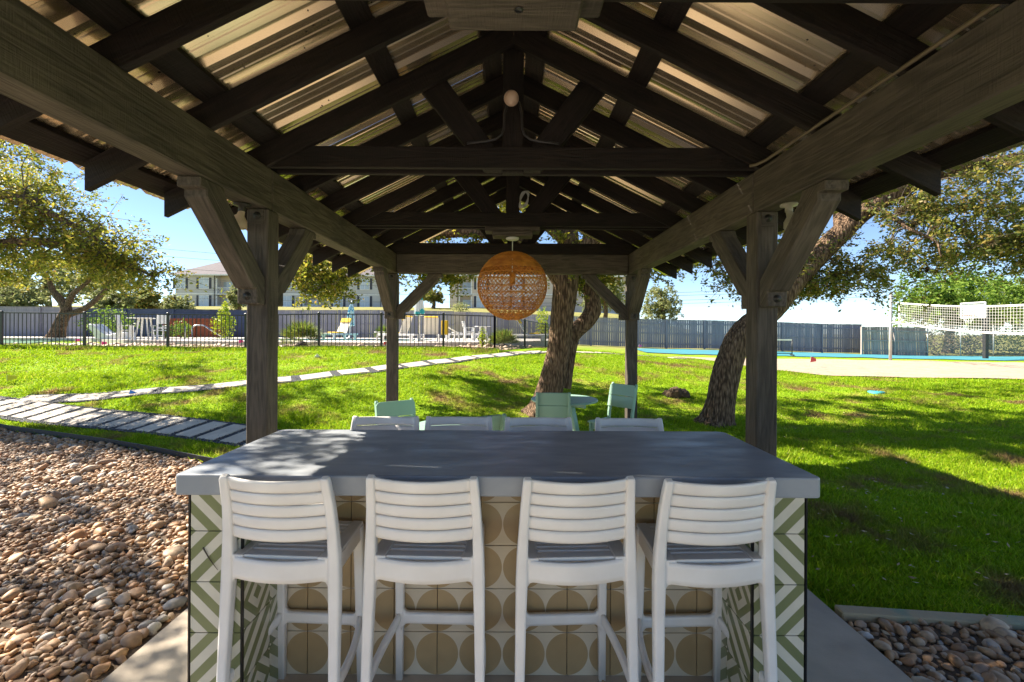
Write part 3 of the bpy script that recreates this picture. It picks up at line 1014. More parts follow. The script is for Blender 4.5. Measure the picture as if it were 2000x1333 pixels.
# rock strip between the black fence and the deck
rock_bed_poly = [(-31, 14.75), (-0.7, 14.75), (0.5, 17.8), (2.0, 22.5), (1.7, 23.0), (-1.3, 19.5), (-4, 17.6), (-12.1, 18.4), (-17, 19.9), (-20.5, 19.6), (-31, 18.9)]
bed_p = drape('rock_bed', rock_bed_poly, M['gravel_dirt'], 0.02, 0.7, 'tan rock strip between the pool fence and deck')
stones(bed_p, rock_bed_poly, (-19, 2, 14.9, 19.5), 8, 0.105, 0.062, 0, M['pale_stone'], lowfar=False, squash=(1, .8, .5), dz=-0.015)

# ---------------------------------------------------------------- pavilion
PAV = thing('pavilion', 'dark stained timber pavilion with gabled metal roof over the bar', 'pavilion')
BZ0, BZ1 = CZ + 0.794, CZ + 1.07
YP = (-0.27, 3.03, 6.33)
def bolt(parent, loc, axis=(0, -1, 0), r=0.014):
    m = frame(loc, Vector(axis).orthogonal(), axis)
    mb = MB().lathe([(0.0001, 0.012), (r * .75, 0.012), (r, 0.006), (r, 0), (r * 1.9, 0), (r * 1.9, -0.006)], n=10)
    return mb.build('bolt', M['bolt'], parent, matrix=m)
posts = {}
for s in (-1, 1):
    for y in YP:
        p = timber('post', (s * 1.66, y, 0.0), (s * 1.66, y, BZ0 - 0.002), 0.14, 0.14, M['timber'], PAV, up=(0, 1, 0), bevel=0.008)
        posts[(s, y)] = p
        # steel bracket plate with a bolt at the head
        if y > 0:
            br = MB().box((s * 1.66 - 0.042, y - 0.075, BZ0 - 0.105), (s * 1.66 + 0.042, y - 0.0705, BZ0 - 0.008)).build('bracket', M['timber'], PAV, 0.001)
            bolt(br, (s * 1.66, y - 0.076, BZ0 - 0.05))
for s in (-1, 1):
    for a, b in ((-2.2, 3.028), (3.033, 6.40)):
        timber('beam', (s * 1.67, a, (BZ0 + BZ1) / 2), (s * 1.67, b, (BZ0 + BZ1) / 2), 0.14, BZ1 - BZ0, M['timber'], PAV, bevel=0.008)
timber('cross_beam', (-1.597, 6.33, (BZ0 + BZ1) / 2), (1.597, 6.33, (BZ0 + BZ1) / 2), 0.135, BZ1 - BZ0 - 0.006, M['timber'], PAV, bevel=0.008)

def slanted(name, poly, width, origin, A, phi, mat, parent, bevel=0.006):
    """polygon (a,b): a along horizontal A, b up; grain at angle phi; extruded by width about origin"""
    A = Vector(A)
    B = Vector((0, 0, 1))
    X = A * math.cos(phi) + B * math.sin(phi)
    Z = -A * math.sin(phi) + B * math.cos(phi)
    pl = [(a * math.cos(phi) + b * math.sin(phi), -a * math.sin(phi) + b * math.cos(phi)) for a, b in poly]
    return MB().prism(pl, -width / 2, width / 2, 'y').build(name, mat, parent, bevel, frame(origin, X, Z))

BRACE = [(0.0, 0.165), (0.095, 0.165), (0.095, 0.262), (0.125, 0.262), (0.565, 0.70), (0.565, 0.738), (0.62, 0.738), (0.62, 0.7925), (0.43, 0.7925), (0.40, 0.735), (0.0, 0.335)]
def brace(s, px, py, A, off):
    o = slanted('brace', BRACE, 0.125, (px + A[0] * off, py + A[1] * off, CZ), A, PI / 4, M['timber'], PAV)
    Av = Vector(A); q = math.sqrt(0.5)
    FR = frame((px + A[0] * off, py + A[1] * off, CZ), Av * q + Vector((0, 0, q)), -Av * q + Vector((0, 0, q)))
    bo = Vector((px, py, CZ + 0.215)) + Vector(A) * (off + 0.096)
    b = bolt(o, (0, 0, 0), A)
    b.matrix_local = FR.inverted() @ frame(bo, Vector(A).orthogonal(), A)
    return o
for s in (-1, 1):
    brace(s, s * 1.668, 3.03, (0, -1, 0), 0.0715)
    brace(s, s * 1.668, 3.03, (0, 1, 0), 0.0715)
    brace(s, s * 1.668, 6.33, (0, -1, 0), 0.0715)
    brace(s, s * 1.66, 6.33, (-s, 0, 0), 0.0715)
    brace(s, s * 1.668, -0.27, (0, 1, 0), 0.0715)

# rafters: pitch 1:2
TH = math.atan(0.5)
RB = 1.87                                  # underside of rafters at the ridge, above eye level
def raf_mesh():
    L = 2.27 / math.cos(TH)
    t = 0.14
    x0 = 0.0003
    return MB().prism([(x0, 0), (L, 0), (L - t * math.tan(TH), t), (x0 - t * math.tan(TH), t)], -0.019, 0.019, 'y').mesh('rafter', 0.003)
RM = raf_mesh()
def roof_frame(s, y, lift=0.0):
    X = Vector((s * math.cos(TH), 0, -math.sin(TH)))
    Z = Vector((s * math.sin(TH), 0, math.cos(TH)))
    return frame(Vector((0, y, CZ + RB)) + Z * lift, X, Z)
SP = 1.655 / 3
RY = [2.98 + SP * k for k in range(-9, 7)]
for y in RY:
    for s in (-1, 1):
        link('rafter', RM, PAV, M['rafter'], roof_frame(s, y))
# purlins lying flat on the rafters
PY0, PY1 = RY[0] - 0.05, 6.40
for s in (-1, 1):
    for ax in (0.085, 0.74, 1.52, 2.185):
        m = roof_frame(s, 0)
        c = m @ Vector((ax / math.cos(TH), 0, 0.14 + 0.0195))
        Zv = Vector((s * math.sin(TH), 0, math.cos(TH)))
        p = Vector((c.x, PY0, c.z)); q = Vector((c.x, PY1, c.z))
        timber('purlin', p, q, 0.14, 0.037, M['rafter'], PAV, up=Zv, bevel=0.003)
# metal sheets, ribs running down the slope
def sheet_mesh(w=0.914):
    prof = []
    nr = 4
    p = w / nr
    for k in range(nr):
        o = k * p
        prof += [(o, 0), (o + .024, .026), (o + .052, .026), (o + .076, 0), (o + .115, 0), (o + .121, .004), (o + .134, .004), (o + .140, 0), (o + .175, 0), (o + .181, .004), (o + .194, .004), (o + .200, 0)]
    prof.append((w, 0))
    V, F = [], []
    Ls = np.linspace(-0.06, 2.30 / math.cos(TH), 9)
    for a in Ls:
        for y, z in prof:
            V.append((a, y, z))
    n = len(prof)
    for i in range(len(Ls) - 1):
        for j in range(n - 1):
            F.append((i * n + j, (i + 1) * n + j, (i + 1) * n + j + 1, i * n + j + 1))
    return MB().add(V, F).mesh('roof_sheet')
SM = sheet_mesh()
y = RY[0] - 0.1
while y < 6.5:
    for s in (-1, 1):
        # both slopes use the same sheet; the left one is turned round
        m = roof_frame(s, y if s > 0 else y + 0.914, 0.14 + 0.040)
        link('roof_sheet', SM, PAV, M['metal'], m)
    y += 0.916
cap = MB()
zc = CZ + RB + (0.14 + 0.070) / math.cos(TH)
cap.prism([(-0.2, zc - 0.1), (0, zc), (0.2, zc - 0.1), (0.2, zc - 0.097), (0, zc + 0.003), (-0.2, zc - 0.097)], RY[0] - 0.1, 6.42, 'y')
cap.build('ridge_cap', M['metal'], PAV)

# trusses: doubled ties, king post and two webs; blocks under two of them
WEB = [(-0.675, 1.68), (-0.54, 1.75), (-0.50, 1.75), (-0.07, 1.165), (-0.07, 1.075), (-0.19, 1.075)]
def truss(y, block, tie=True):
    for dy in (0.02, 0.14):
        mb = MB().prism([(-1.72, 0), (1.72, 0), (1.72, 0.03), (1.60, 0.14), (-1.60, 0.14), (-1.72, 0.03)], -0.019, 0.019, 'y')
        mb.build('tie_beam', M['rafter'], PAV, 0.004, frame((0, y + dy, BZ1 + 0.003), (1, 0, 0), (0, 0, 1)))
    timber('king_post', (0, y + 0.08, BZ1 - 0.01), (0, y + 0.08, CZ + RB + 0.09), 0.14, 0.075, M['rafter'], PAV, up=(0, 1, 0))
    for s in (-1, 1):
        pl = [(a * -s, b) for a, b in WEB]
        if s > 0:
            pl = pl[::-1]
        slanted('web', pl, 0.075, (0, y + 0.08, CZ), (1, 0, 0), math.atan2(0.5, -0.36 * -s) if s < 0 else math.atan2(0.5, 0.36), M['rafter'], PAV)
    if block:
        b = MB().box((-0.28, y - 0.003, BZ1 - 0.048), (0.28, y + 0.163, BZ1 + 0.001)).build('hanger_block', M['timber'], PAV, 0.006)
        b2 = MB().box((-0.205, y - 0.03, BZ1 - 0.10), (0.205, y + 0.15, BZ1 - 0.0485)).build('hanger_block', M['timber'], PAV, 0.008)
        return b2
tb = truss(2.98 - 1.655, True)
# dark cable hole in the near block
mbh = MB().lathe([(0.0001, 0), (0.012, 0), (0.014, 0.001), (0.011, 0.003)], n=14)
mbh.build('cable_hole', M['trim'], tb, matrix=Matrix.Translation((0.015, 2.98 - 1.655 + 0.045, BZ1 - 0.1015)) @ Matrix.Rotation(PI, 4, 'X'))
truss(2.985, False)
truss(4.635, True)
truss(6.255, False)

# conduit along the right beam and over the tie
path = [(1.585, -1.5 + 0.5 * i, BZ1 + 0.012) for i in range(9)] + [(1.585, 2.85, BZ1 + 0.012), (1.57, 2.93, BZ1 + 0.014), (1.54, 2.96, BZ1 + 0.0145)]
MB().tube(path, 0.0095, 8).build('conduit', M['conduit'], PAV)
cz = BZ1
for s in (-1, 1):
    pts = [(s * 0.035, 2.968, CZ + 1.50), (s * 0.055, 2.962, CZ + 1.42), (s * 0.06, 2.958, CZ + 1.32)]
    pts += [(s * (0.06 + 0.11 * (1 - math.cos(t))), 2.956, CZ + 1.32 - 0.085 * math.sin(t)) for t in (0.5, 1.0, PI / 2)]
    pts += [(s * 0.24, 2.958, CZ + 1.228), (s * 0.30, 2.963, CZ + 1.2235)]
    MB().tube(pts, 0.008, 8).build('conduit', M['black_metal'], PAV)
# coil of spare cable on the far truss
for j in range(4):
    loop = []
    for i in range(25):
        t = 2 * PI * i / 24
        u, w = 0.030 * math.cos(t) * (1 + .12 * j), 0.095 * math.sin(t) * (1 - .06 * j)
        al = -0.45 + 0.14 * j
        loop.append((0.115 + u * math.cos(al) - w * math.sin(al), 4.585 - 0.006 * j, CZ + 1.33 + u * math.sin(al) + w * math.cos(al)))
    MB().tube(loop, 0.005, 5, cap=False).build('cable_coil', M['galv'], PAV)

# ceiling light on the first truss
lt = thing('ceiling_light', 'round frosted bulb in a small holder on the king post', 'light', (-0.012, 2.90, CZ + 1.485))
MB().lathe([(0.0001, -0.052), (0.02, -0.05), (0.036, -0.04), (0.046, -0.02), (0.048, 0.0), (0.043, 0.02), (0.03, 0.045), (0.02, 0.065)], n=24).build('bulb', M['bulb'], lt, matrix=Matrix.Rotation(R(-72), 4, 'X'))
MB().lathe([(0.02, 0.06), (0.024, 0.065), (0.024, 0.12), (0.0001, 0.12)], n=16).build('lamp_holder', M['bolt'], lt, matrix=Matrix.Rotation(R(-72), 4, 'X'))
# flood lamps beside the middle posts
for s, lab in ((-1, 'brown flood lamp under the beam beside the left front post'), (1, 'pale flood lamp under the beam beside the right front post')):
    f = thing('flood_lamp', lab, 'light', (s * 1.70, 2.80 if s > 0 else 2.86, BZ0), 0, 'flood lamps at the posts')
    MB().lathe([(0.0001, 0), (0.05, 0), (0.05, -0.012), (0.022, -0.016), (0.022, -0.05)], n=18).build('base', M['bolt'] if s < 0 else M['cream'], f)
    rt = Matrix.Translation((0, 0, -0.045)) @ Matrix.Rotation(R(-18 * s), 4, 'Y')
    MB().lathe([(0.018, 0.0), (0.022, -0.03), (0.045, -0.055), (0.055, -0.09), (0.05, -0.105), (0.0001, -0.112)], n=20).build('bulb', M['bulb'] if s < 0 else M['cream'], f, matrix=rt)

# ---------------------------------------------------------------- pendant lamp
LY = 4.71
lamp = thing('pendant_lamp', 'large round woven orange rattan pendant lamp on a white cord', 'lamp', (0.0, LY, CZ + 0.472))
MB().lathe([(0.0001, 0.497), (0.066, 0.497), (0.07, 0.485), (0.055, 0.474), (0.0001, 0.470)], n=24).build('canopy', M['white_paint'], lamp)
MB().tube([(0, 0, 0.475), (0, 0, 0.36), (0, 0, 0.1)], 0.005, 8).build('cord', M['white_paint'], lamp)
MB().lathe([(0.012, 0.14), (0.026, 0.13), (0.03, 0.06), (0.03, 0.02), (0.0001, 0.02)], n=16).build('socket', M['rattan'], lamp)
def rattan_globe(Rg=0.355):
    mb = MB()
    rng = random.Random(11)
    def pt(lat, lon, rr=Rg):
        return (rr * math.cos(lat) * math.cos(lon), rr * math.cos(lat) * math.sin(lon), rr * 0.985 * math.sin(lat))
    # bands of woven strands: crossing diagonals in each latitude band, rings between bands
    edges = [-84, -70, -62, -55, -46, -36, -26, -15, -4, 8, 20, 30, 40, 52, 62, 72, 84]
    for i, (a, b) in enumerate(zip(edges, edges[1:])):
        a, b = R(a), R(b)
        mid = (a + b) / 2
        dense = mid > R(28)
        n = max(12, int((100 if dense else 46) * math.cos(mid)))
        slant = (0.30 if dense else 0.17) * (1 + 0.4 * (i % 2)) / max(0.25, math.cos(mid))
        for sgn in (-1, 1):
            for k in range(n):
                l0 = 2 * PI * (k + rng.uniform(-.18, .18)) / n
                rr = Rg + 0.003 * sgn
                mb.sweep([pt(a, l0, rr), pt(mid, l0 + sgn * slant / 2, rr + 0.002), pt(b, l0 + sgn * slant, rr)], (0.0065, 0.005) if dense else (0.0082, 0.005), side=(0.3, 0.2, 1), n=4, e=2, cap=False)
        for q in ((b, 0.007), (b - R(1.3), 0.005)) if not dense else ((b, 0.006), (mid, 0.005)):
            m = 40
            ring = [pt(q[0], 2 * PI * j / m + 0.01, Rg + 0.004 + rng.uniform(-.001, .001)) for j in range(m + 1)]
            mb.sweep(ring, (q[1], q[1] * 1.4), side=(0, 0, 1), n=4, e=2, cap=False)
    return mb
o = rattan_globe().build('woven_shade', M['rattan'], lamp)
o['kind'] = 'stuff'
lr = MB()
for k in range(10):
    t = 2 * PI * k / 10
    lr.tube([(0.352 * math.cos(a) * math.cos(t), 0.352 * math.cos(a) * math.sin(t), 0.347 * math.sin(a)) for a in [R(q) for q in range(-84, 85, 12)]], 0.004, 4)
lr.build('shade_ribs', M['rattan'], lamp)

# ---------------------------------------------------------------- bar counter
BAR = thing('bar_counter', 'tiled outdoor bar with thick grey concrete top', 'counter', (0, 0, 0))
cx0, cx1, cy0, cy1 = -1.336, 1.231, 1.80, 2.64
ztop, zbot = 1.057, 0.974
rc = 0.045
poly = []
for qx, qy, a0 in ((cx1 - rc, cy1 - rc, 0), (cx0 + rc, cy1 - rc, 90), (cx0 + rc, cy0 + rc, 180), (cx1 - rc, cy0 + rc, 270)):
    r2 = 0.02 if qy < 2 else 0.05
    ox = qx + (rc - r2) * (1 if qx > 0 else -1)
    oy = qy + (rc - r2) * (1 if qy > 2 else -1)
    for t in range(0, 91, 15):
        poly.append((ox + r2 * math.cos(R(a0 + t)), oy + r2 * math.sin(R(a0 + t))))
mb = MB().prism(poly, zbot, ztop, 'z')
mb.build('countertop', M['concrete_top'], BAR, 0.008, segs=2)
# rendered cores
wl0, wl1, wr0, wr1 = -1.295, -1.083, 0.975, 1.19
fy, ry = 1.833, 2.157
TT = 0.009
core = MB()
core.box((wl0 + .006, fy + TT, 0), (wl1 - .003, 2.60, zbot - .001))
core.build('core', M['grout'], BAR)
MB().box((wr0 + .003, fy + TT, 0), (wr1 - .006, 2.60, zbot - .001)).build('core', M['grout'], BAR)
MB().box((wl1 - .003, ry + TT, 0), (wr0 + .003, 2.285, zbot - .001)).build('core', M['grout'], BAR)
G = 0.0016
_tile_cache = {}
def tile(x0, x1, z0, z1, ux, uz, mat, origin_fn):
    """tile face from (x0,z0) to (x1,z1) in local tile coords; origin_fn gives the matrix of local origin"""
    key = (round(x0, 4), round(x1, 4), round(z0, 4), round(z1, 4), mat)
    if key not in _tile_cache:
        me = MB().box((x0 + G, 0, z0 + G), (x1 - G, TT, z1 - G)).mesh('patterned_tile', 0.0009)
        me.materials.append(M[mat])
        _tile_cache[key] = me
    return link('patterned_tile', _tile_cache[key], BAR, None, origin_fn)
# wing fronts: one tile wide, five rows, the stripes turning at each joint
for s, x0 in ((-1, wl0 + 0.004), (1, wr0 + 0.004)):
    for r in range(5):
        z0 = r * T
        h = min(T, zbot - .001 - z0)
        md = ('chev_down' if r % 2 == 0 else 'chev_up') if s < 0 else ('chev_up' if r % 2 == 0 else 'chev_down')
        tile(0, T, 0, h, 0, 0, md, Matrix.Translation((x0, fy, z0)))
# inner cheeks of the wings and outer cheeks
for xw, sg in ((wl1, 1), (wr0, -1), (wl0, -1), (wr1, 1)):
    for r in range(5):
        z0 = r * T
        h = min(T, zbot - .001 - z0)
        yy = fy + 0.012
        outer = xw in (wl0, wr1)
        yend = 2.60 if outer else ry
        c = 0
        while yy < yend - 0.01:
            w = min(T, yend - yy)
            # local X along +y (or -y), local Y into the wall
            m = Matrix(((0, -sg, 0, xw), (1, 0, 0, yy), (0, 0, 1, z0), (0, 0, 0, 1)))
            md = 'chev_diamond' if (c + r) % 2 == 0 else ('chev_up' if r % 2 else 'chev_down')
            tile(0, w, 0, h, 0, 0, md, m)
            yy += T
            c += 1
# black edge trims
for x in (wl0, wl1, wr0, wr1):
    MB().box((x - .0035, fy - .002, 0), (x + .0035, fy + .011, zbot - .001)).build('edge_trim', M['trim'], BAR)
# recessed front: half-disc tiles
js = [-0.142 + T * k for k in range(-5, 7)]
js = [j for j in js if wl1 + 0.012 < j < wr0 - 0.012]
edges = [wl1 + 0.0105] + js + [wr0 - 0.0105]
for r in range(5):
    z0 = r * T
    h = min(T, zbot - .001 - z0)
    for i, (a, b) in enumerate(zip(edges, edges[1:])):
        org = b - T if i == 0 else a
        tile(a - org, b - org, 0, h, 0, 0, 'circle', Matrix.Translation((org, ry, z0)))
# a thin dark twig stuck on the left wing
tw = MB().sweep([(-1.238, fy - .004, 0.755), (-1.21, fy - .006, 0.71), (-1.178, fy - .004, 0.665)], [(.006, .004), (.005, .003), (.0015, .0015)], side=(1, 0, 0), n=5, e=2)
tag(tw.build('twig', M['twig']), 'thin dark twig caught on the striped left end of the bar', 'twig')

# ---------------------------------------------------------------- white bar stools
def stool_meshes():
    S = {}
    # rear uprights: leg and back post in one sweep (right side, x>0)
    P = [(0.226, -0.225, 0), (0.223, -0.205, 0.25), (0.219, -0.188, 0.5), (0.215, -0.178, 0.66), (0.213, -0.178, 0.76), (0.209, -0.188, 0.86), (0.205, -0.205, 0.95), (0.200, -0.232, 1.033), (0.198, -0.244, 1.064), (0.1975, -0.247, 1.073)]
    W = [(.032, .038), (.036, .042), (.041, .046), (.046, .050), (.043, .050), (.038, .044), (.036, .038), (.035, .034), (.033, .031), (.024, .022)]
    S['rear'] = (P, W)
    P2 = [(0.190, 0.232, 0), (0.187, 0.222, 0.3), (0.185, 0.212, 0.55), (0.184, 0.205, 0.70), (0.184, 0.203, 0.735)]
    W2 = [(.032, .034), (.037, .038), (.041, .042), (.045, .046), (.042, .042)]
    S['front'] = (P2, W2)
    return S
SD = stool_meshes()
def mir(pts):
    return [(-x, y, z) for x, y, z in pts]
def curved_panel(xh, zt, zb, yfun, thick, nseg=16, lean=0.0, crown=0.0):
    """panel spanning -xh..xh, top zt(x), bottom zb(x), at depth yfun(x, z); closed solid"""
    mb = MB()
    rows = 5
    vs = []
    for i in range(nseg + 1):
        x = -xh + 2 * xh * i / nseg
        for j in range(rows):
            t = j / (rows - 1)
            z = zb(x) + (zt(x) - zb(x)) * t
            y = yfun(x, z)
            b = crown * (1 - (2 * t - 1) ** 2)
            vs.append((x, y - thick / 2 - b, z))
        for j in range(rows):
            t = 1 - j / (rows - 1)
            z = zb(x) + (zt(x) - zb(x)) * t
            vs.append((x, yfun(x, z) + thick / 2, z))
    n = 2 * rows
    fs = [(i * n + k, (i + 1) * n + k, (i + 1) * n + (k + 1) % n, i * n + (k + 1) % n) for i in range(nseg) for k in range(n)]
    mb.add(vs, fs, True)
    mb.f += [tuple(range(n - 1, -1, -1)), tuple(nseg * n + k for k in range(n))]
    mb.sm += [False, False]
    return mb
def back_y(z):
    zs = [p[2] for p in SD['rear'][0]]; ys = [p[1] for p in SD['rear'][0]]
    return float(np.interp(z, zs, ys))
def back_x(z):
    zs = [p[2] for p in SD['rear'][0]]; xs = [p[0] for p in SD['rear'][0]]
    return float(np.interp(z, zs, xs))
def make_stool(label):
    st = thing('bar_stool', label, 'bar stool', group='white slatted bar stools')
    m = M['white_plastic']
    for sg in (1, -1):
        P, W = SD['rear']
        P = P if sg > 0 else mir(P)
        MB().sweep(P, W, side=(1, 0, 0), n=20, e=9).build('rear_leg', m, st)
        P, W = SD['front']
        P = P if sg > 0 else mir(P)
        MB().sweep(P, W, side=(1, 0, 0), n=20, e=9).build('front_leg', m, st)
    # five slats, bowed towards the back
    z = 0.817
    hgt = 0.0462
    for k in range(5):
        z0, z1 = z + k * (hgt + 0.0036), z + k * (hgt + 0.0036) + hgt
        if k == 4:
            z1 += 0.006
        xh = back_x((z0 + z1) / 2) - 0.012
        sl = curved_panel(xh, lambda x: z1 - (0.004 if k == 4 else 0.0) * (1 - (x / xh) ** 2), lambda x: z0,
                          lambda x, zz: back_y(zz) + 0.004 - 0.050 * (1 - (x / xh) ** 2), 0.012, 20, crown=0.005)
        sl.build('slat', m, st, 0.0)
    # rear skirt with rounded inner corners
    xh = 0.195
    def zb(x):
        d = xh - abs(x)
        r = 0.028
        return 0.660 - (r - math.sqrt(max(0, r * r - (r - min(d, r)) ** 2))) * 0.95 + 0.006 * (1 - (x / xh) ** 2) * -1
    def zt(x):
        d = xh - abs(x)
        r = 0.018
        return 0.742 - 0.004 * (1 - (x / xh) ** 2) + (r - math.sqrt(max(0, r * r - (r - min(d, r)) ** 2)))
    curved_panel(xh, zt, zb, lambda x, z: -0.186 - 0.034 * (1 - (x / xh) ** 2), 0.020, 36).build('rear_apron', m, st)
    def zbf(x):
        d = 0.172 - abs(x)
        r = 0.028
        return 0.672 - (r - math.sqrt(max(0, r * r - (r - min(d, r)) ** 2))) * 0.95
    curved_panel(0.172, lambda x: 0.738, zbf, lambda x, z: 0.208, 0.018, 30).build('front_apron', m, st)
    for sg in (1, -1):
        sd = MB()
        ys = np.linspace(-0.165, 0.195, 24)
        vs = []
        for y in ys:
            d = min(y + 0.165, 0.195 - y)
            r = 0.026
            zb_ = 0.675 - (r - math.sqrt(max(0, r * r - (r - min(d, r)) ** 2))) * 0.95
            x = sg * (0.2125 - 0.026 * (y + 0.165) / 0.36)
            vs += [(x - .011, y, zb_), (x + .011, y, zb_), (x + .011, y, 0.738), (x - .011, y, 0.738)]
        fs = [(i * 4 + k, (i + 1) * 4 + k, (i + 1) * 4 + (k + 1) % 4, i * 4 + (k + 1) % 4) for i in range(len(ys) - 1) for k in range(4)]
        sd.add(vs, fs)
        sd.build('side_apron', m, st)
    # seat: moulded pan with cross slots
    seat = MB()
    ybars = [(-0.192, -0.135)] + [(-0.12 + 0.042 * k, -0.12 + 0.042 * k + 0.030) for k in range(7)] + [(0.174, 0.222)]
    for a, b in ybars:
        seat.box((-0.150, a, 0.730), (0.150, b, 0.7475))
    for sg in (1, -1):
        seat.prism([(sg * 0.1502, -0.20), (sg * 0.2215, -0.20), (sg * 0.198, 0.225), (sg * 0.1502, 0.225)], 0.729, 0.749, 'z')
    sob = seat.build('seat', m, st, 0.003)
    # foot rail between the front legs and curved side rails
    fr = curved_panel(0.180, lambda x: 0.318 + (0.02 * max(0, (abs(x) - 0.150) / 0.022) ** 2), lambda x: 0.272 - (0.02 * max(0, (abs(x) - 0.150) / 0.022) ** 2), lambda x, z: 0.222, 0.034, 30)
    fr.build('foot_rail', m, st, 0.0)
    for sg in (1, -1):
        pth = []
        for i in range(15):
            t = i / 14
            pth.append((sg * (0.188 + 0.034 * t + 0.014 * math.sin(PI * t)), 0.215 - 0.415 * t, 0.300 - 0.055 * math.sin(PI * t * 0.5) ** 0.8))
        MB().sweep(pth, [(.024, .044)] * 15, side=(1, 0, 0), n=12, e=4).build('side_rail', m, st)
    for ch in st.children:
        ch.data.transform(Matrix.Diagonal((1, 0.82, 1, 1)))
    return st
stool_spots = [
    (-0.893, 1.938, -3.2, 'near white bar stool at the left end, sun spot on its seat'),
    (-0.335, 1.94, -1.8, 'white slatted bar stool at the near side, second from the left'),
    (0.250, 1.938, 3.0, 'white slatted bar stool at the near side, third from the left'),
    (0.785, 1.928, 2.5, 'white slatted bar stool at the near right end of the bar'),
    (-0.815, 2.765, 180.8, 'white stool beyond the counter, leftmost of the four top rails'),
    (-0.345, 2.77, 179.2, 'white bar stool beyond the counter, second top rail from the left'),
    (0.176, 2.76, 180.5, 'white bar stool beyond the counter, third top rail from the left'),
    (0.755, 2.75, 179.0, 'white stool beyond the counter, rightmost of the four top rails')]
st0 = make_stool(stool_spots[0][3])
for i, (x, y, a, lab) in enumerate(stool_spots):
    o = st0 if i == 0 else copy_tree(st0)
    o['label'] = lab
    o.location = (x, y, 0.0)
    o.rotation_euler = (0, 0, R(a))

# ---------------------------------------------------------------- seafoam chairs and tables
def make_chair(label):
    c = thing('patio_chair', label, 'chair', group='seafoam patio chairs')
    m = M['seafoam']
    for sg in (1, -1):
        # rear leg: flat kinked board
        MB().prism([(-0.27, 0), (-0.225, 0), (-0.165, 0.40), (-0.175, 0.55), (-0.265, 0.925), (-0.285, 0.94), (-0.305, 0.93), (-0.30, 0.90), (-0.225, 0.55), (-0.215, 0.42)], sg * 0.185 - 0.014, sg * 0.185 + 0.014, 'x').build('rear_leg', m, c, 0.003)
        MB().prism([(0.17, 0), (0.21, 0), (0.215, 0.444), (0.15, 0.444)], sg * 0.185 - 0.014, sg * 0.185 + 0.014, 'x').build('front_leg', m, c, 0.003)
        MB().box((sg * 0.185 - .013, -0.17, 0.37), (sg * 0.185 + .013, 0.16, 0.443)).build('side_rail', m, c, 0.002)
        MB().box((sg * 0.185 - .013, -0.20, 0.16), (sg * 0.185 + .013, 0.175, 0.205)).build('stretcher', m, c, 0.002)
    MB().box((-0.17, 0.175, 0.36), (0.17, 0.195, 0.443)).build('front_rail', m, c, 0.002)
    for k in range(4):
        MB().box((-0.205, -0.165 + k * 0.101, 0.445), (0.205, -0.165 + k * 0.101 + 0.098, 0.466)).build('seat_board', m, c, 0.003)
    # two back boards leaning back, the upper with clipped corners
    for k, (b0, b1) in enumerate(((0.0, 0.152), (0.157, 0.31))):
        if k == 0:
            pl = [(-0.20, b0), (0.20, b0), (0.20, b1), (-0.20, b1)]
        else:
            pl = [(-0.20, b0), (0.20, b0), (0.20, b1 - 0.03), (0.185, b1 - 0.008), (0.165, b1), (-0.165, b1), (-0.185, b1 - 0.008), (-0.20, b1 - 0.03)]
        mm = Matrix.Translation((0, -0.182, 0.625)) @ Matrix.Rotation(R(13.5), 4, 'X')
        MB().prism(pl, -0.010, 0.010, 'y').build('back_board', m, c, 0.003, mm)
    return c
def make_table(label):
    t = thing('patio_table', label, 'table', group='round seafoam patio tables')
    m = M['seafoam']
    MB().lathe([(0.0001, 0.715), (0.43, 0.715), (0.44, 0.722), (0.44, 0.734), (0.432, 0.742), (0.0001, 0.742)], n=56, smooth=False).build('table_top', m, t)
    for k in range(4):
        a = PI / 4 + k * PI / 2
        c, s = math.cos(a), math.sin(a)
        MB().bar((0.30 * c, 0.30 * s, 0), (0.12 * c, 0.12 * s, 0.70), 0.075, 0.028, up=(c, s, 0)).build('leg', m, t, 0.003)
        MB().bar((0.03 * c, 0.03 * s, 0.68), (0.34 * c, 0.34 * s, 0.68), 0.03, 0.06).build('top_brace', m, t, 0.003)
    MB().box((-0.035, -0.035, 0.2), (0.035, 0.035, 0.7)).build('column', m, t, 0.004)
    return t
t0 = make_table('round seafoam table half hidden behind the bar counter')
t0.location = (-0.50, 4.27, 0)
t1 = copy_tree(t0)
t1['label'] = 'round seafoam table in front of the oak trunk'
t1.location = (0.70, 6.05, 0)
c0 = make_chair('seafoam chair seen at an angle by the far left post')
chairs = [((-1.02, 4.36, 0), -145, None), ((-0.37, 3.98, 0), 32, 'seafoam chair with only its back corner above the bar, right of the half hidden table'),
          ((0.49, 5.49, 0), -3, 'seafoam chair with its back to the camera before the round table'),
          ((1.31, 5.97, 0), 131, 'seafoam chair turned sideways by the far right post')]
for i, (loc, rz, lab) in enumerate(chairs):
    o = c0 if i == 0 else copy_tree(c0)
    if lab: o['label'] = lab
    o.location = loc
    o.rotation_euler = (0, 0, R(rz))

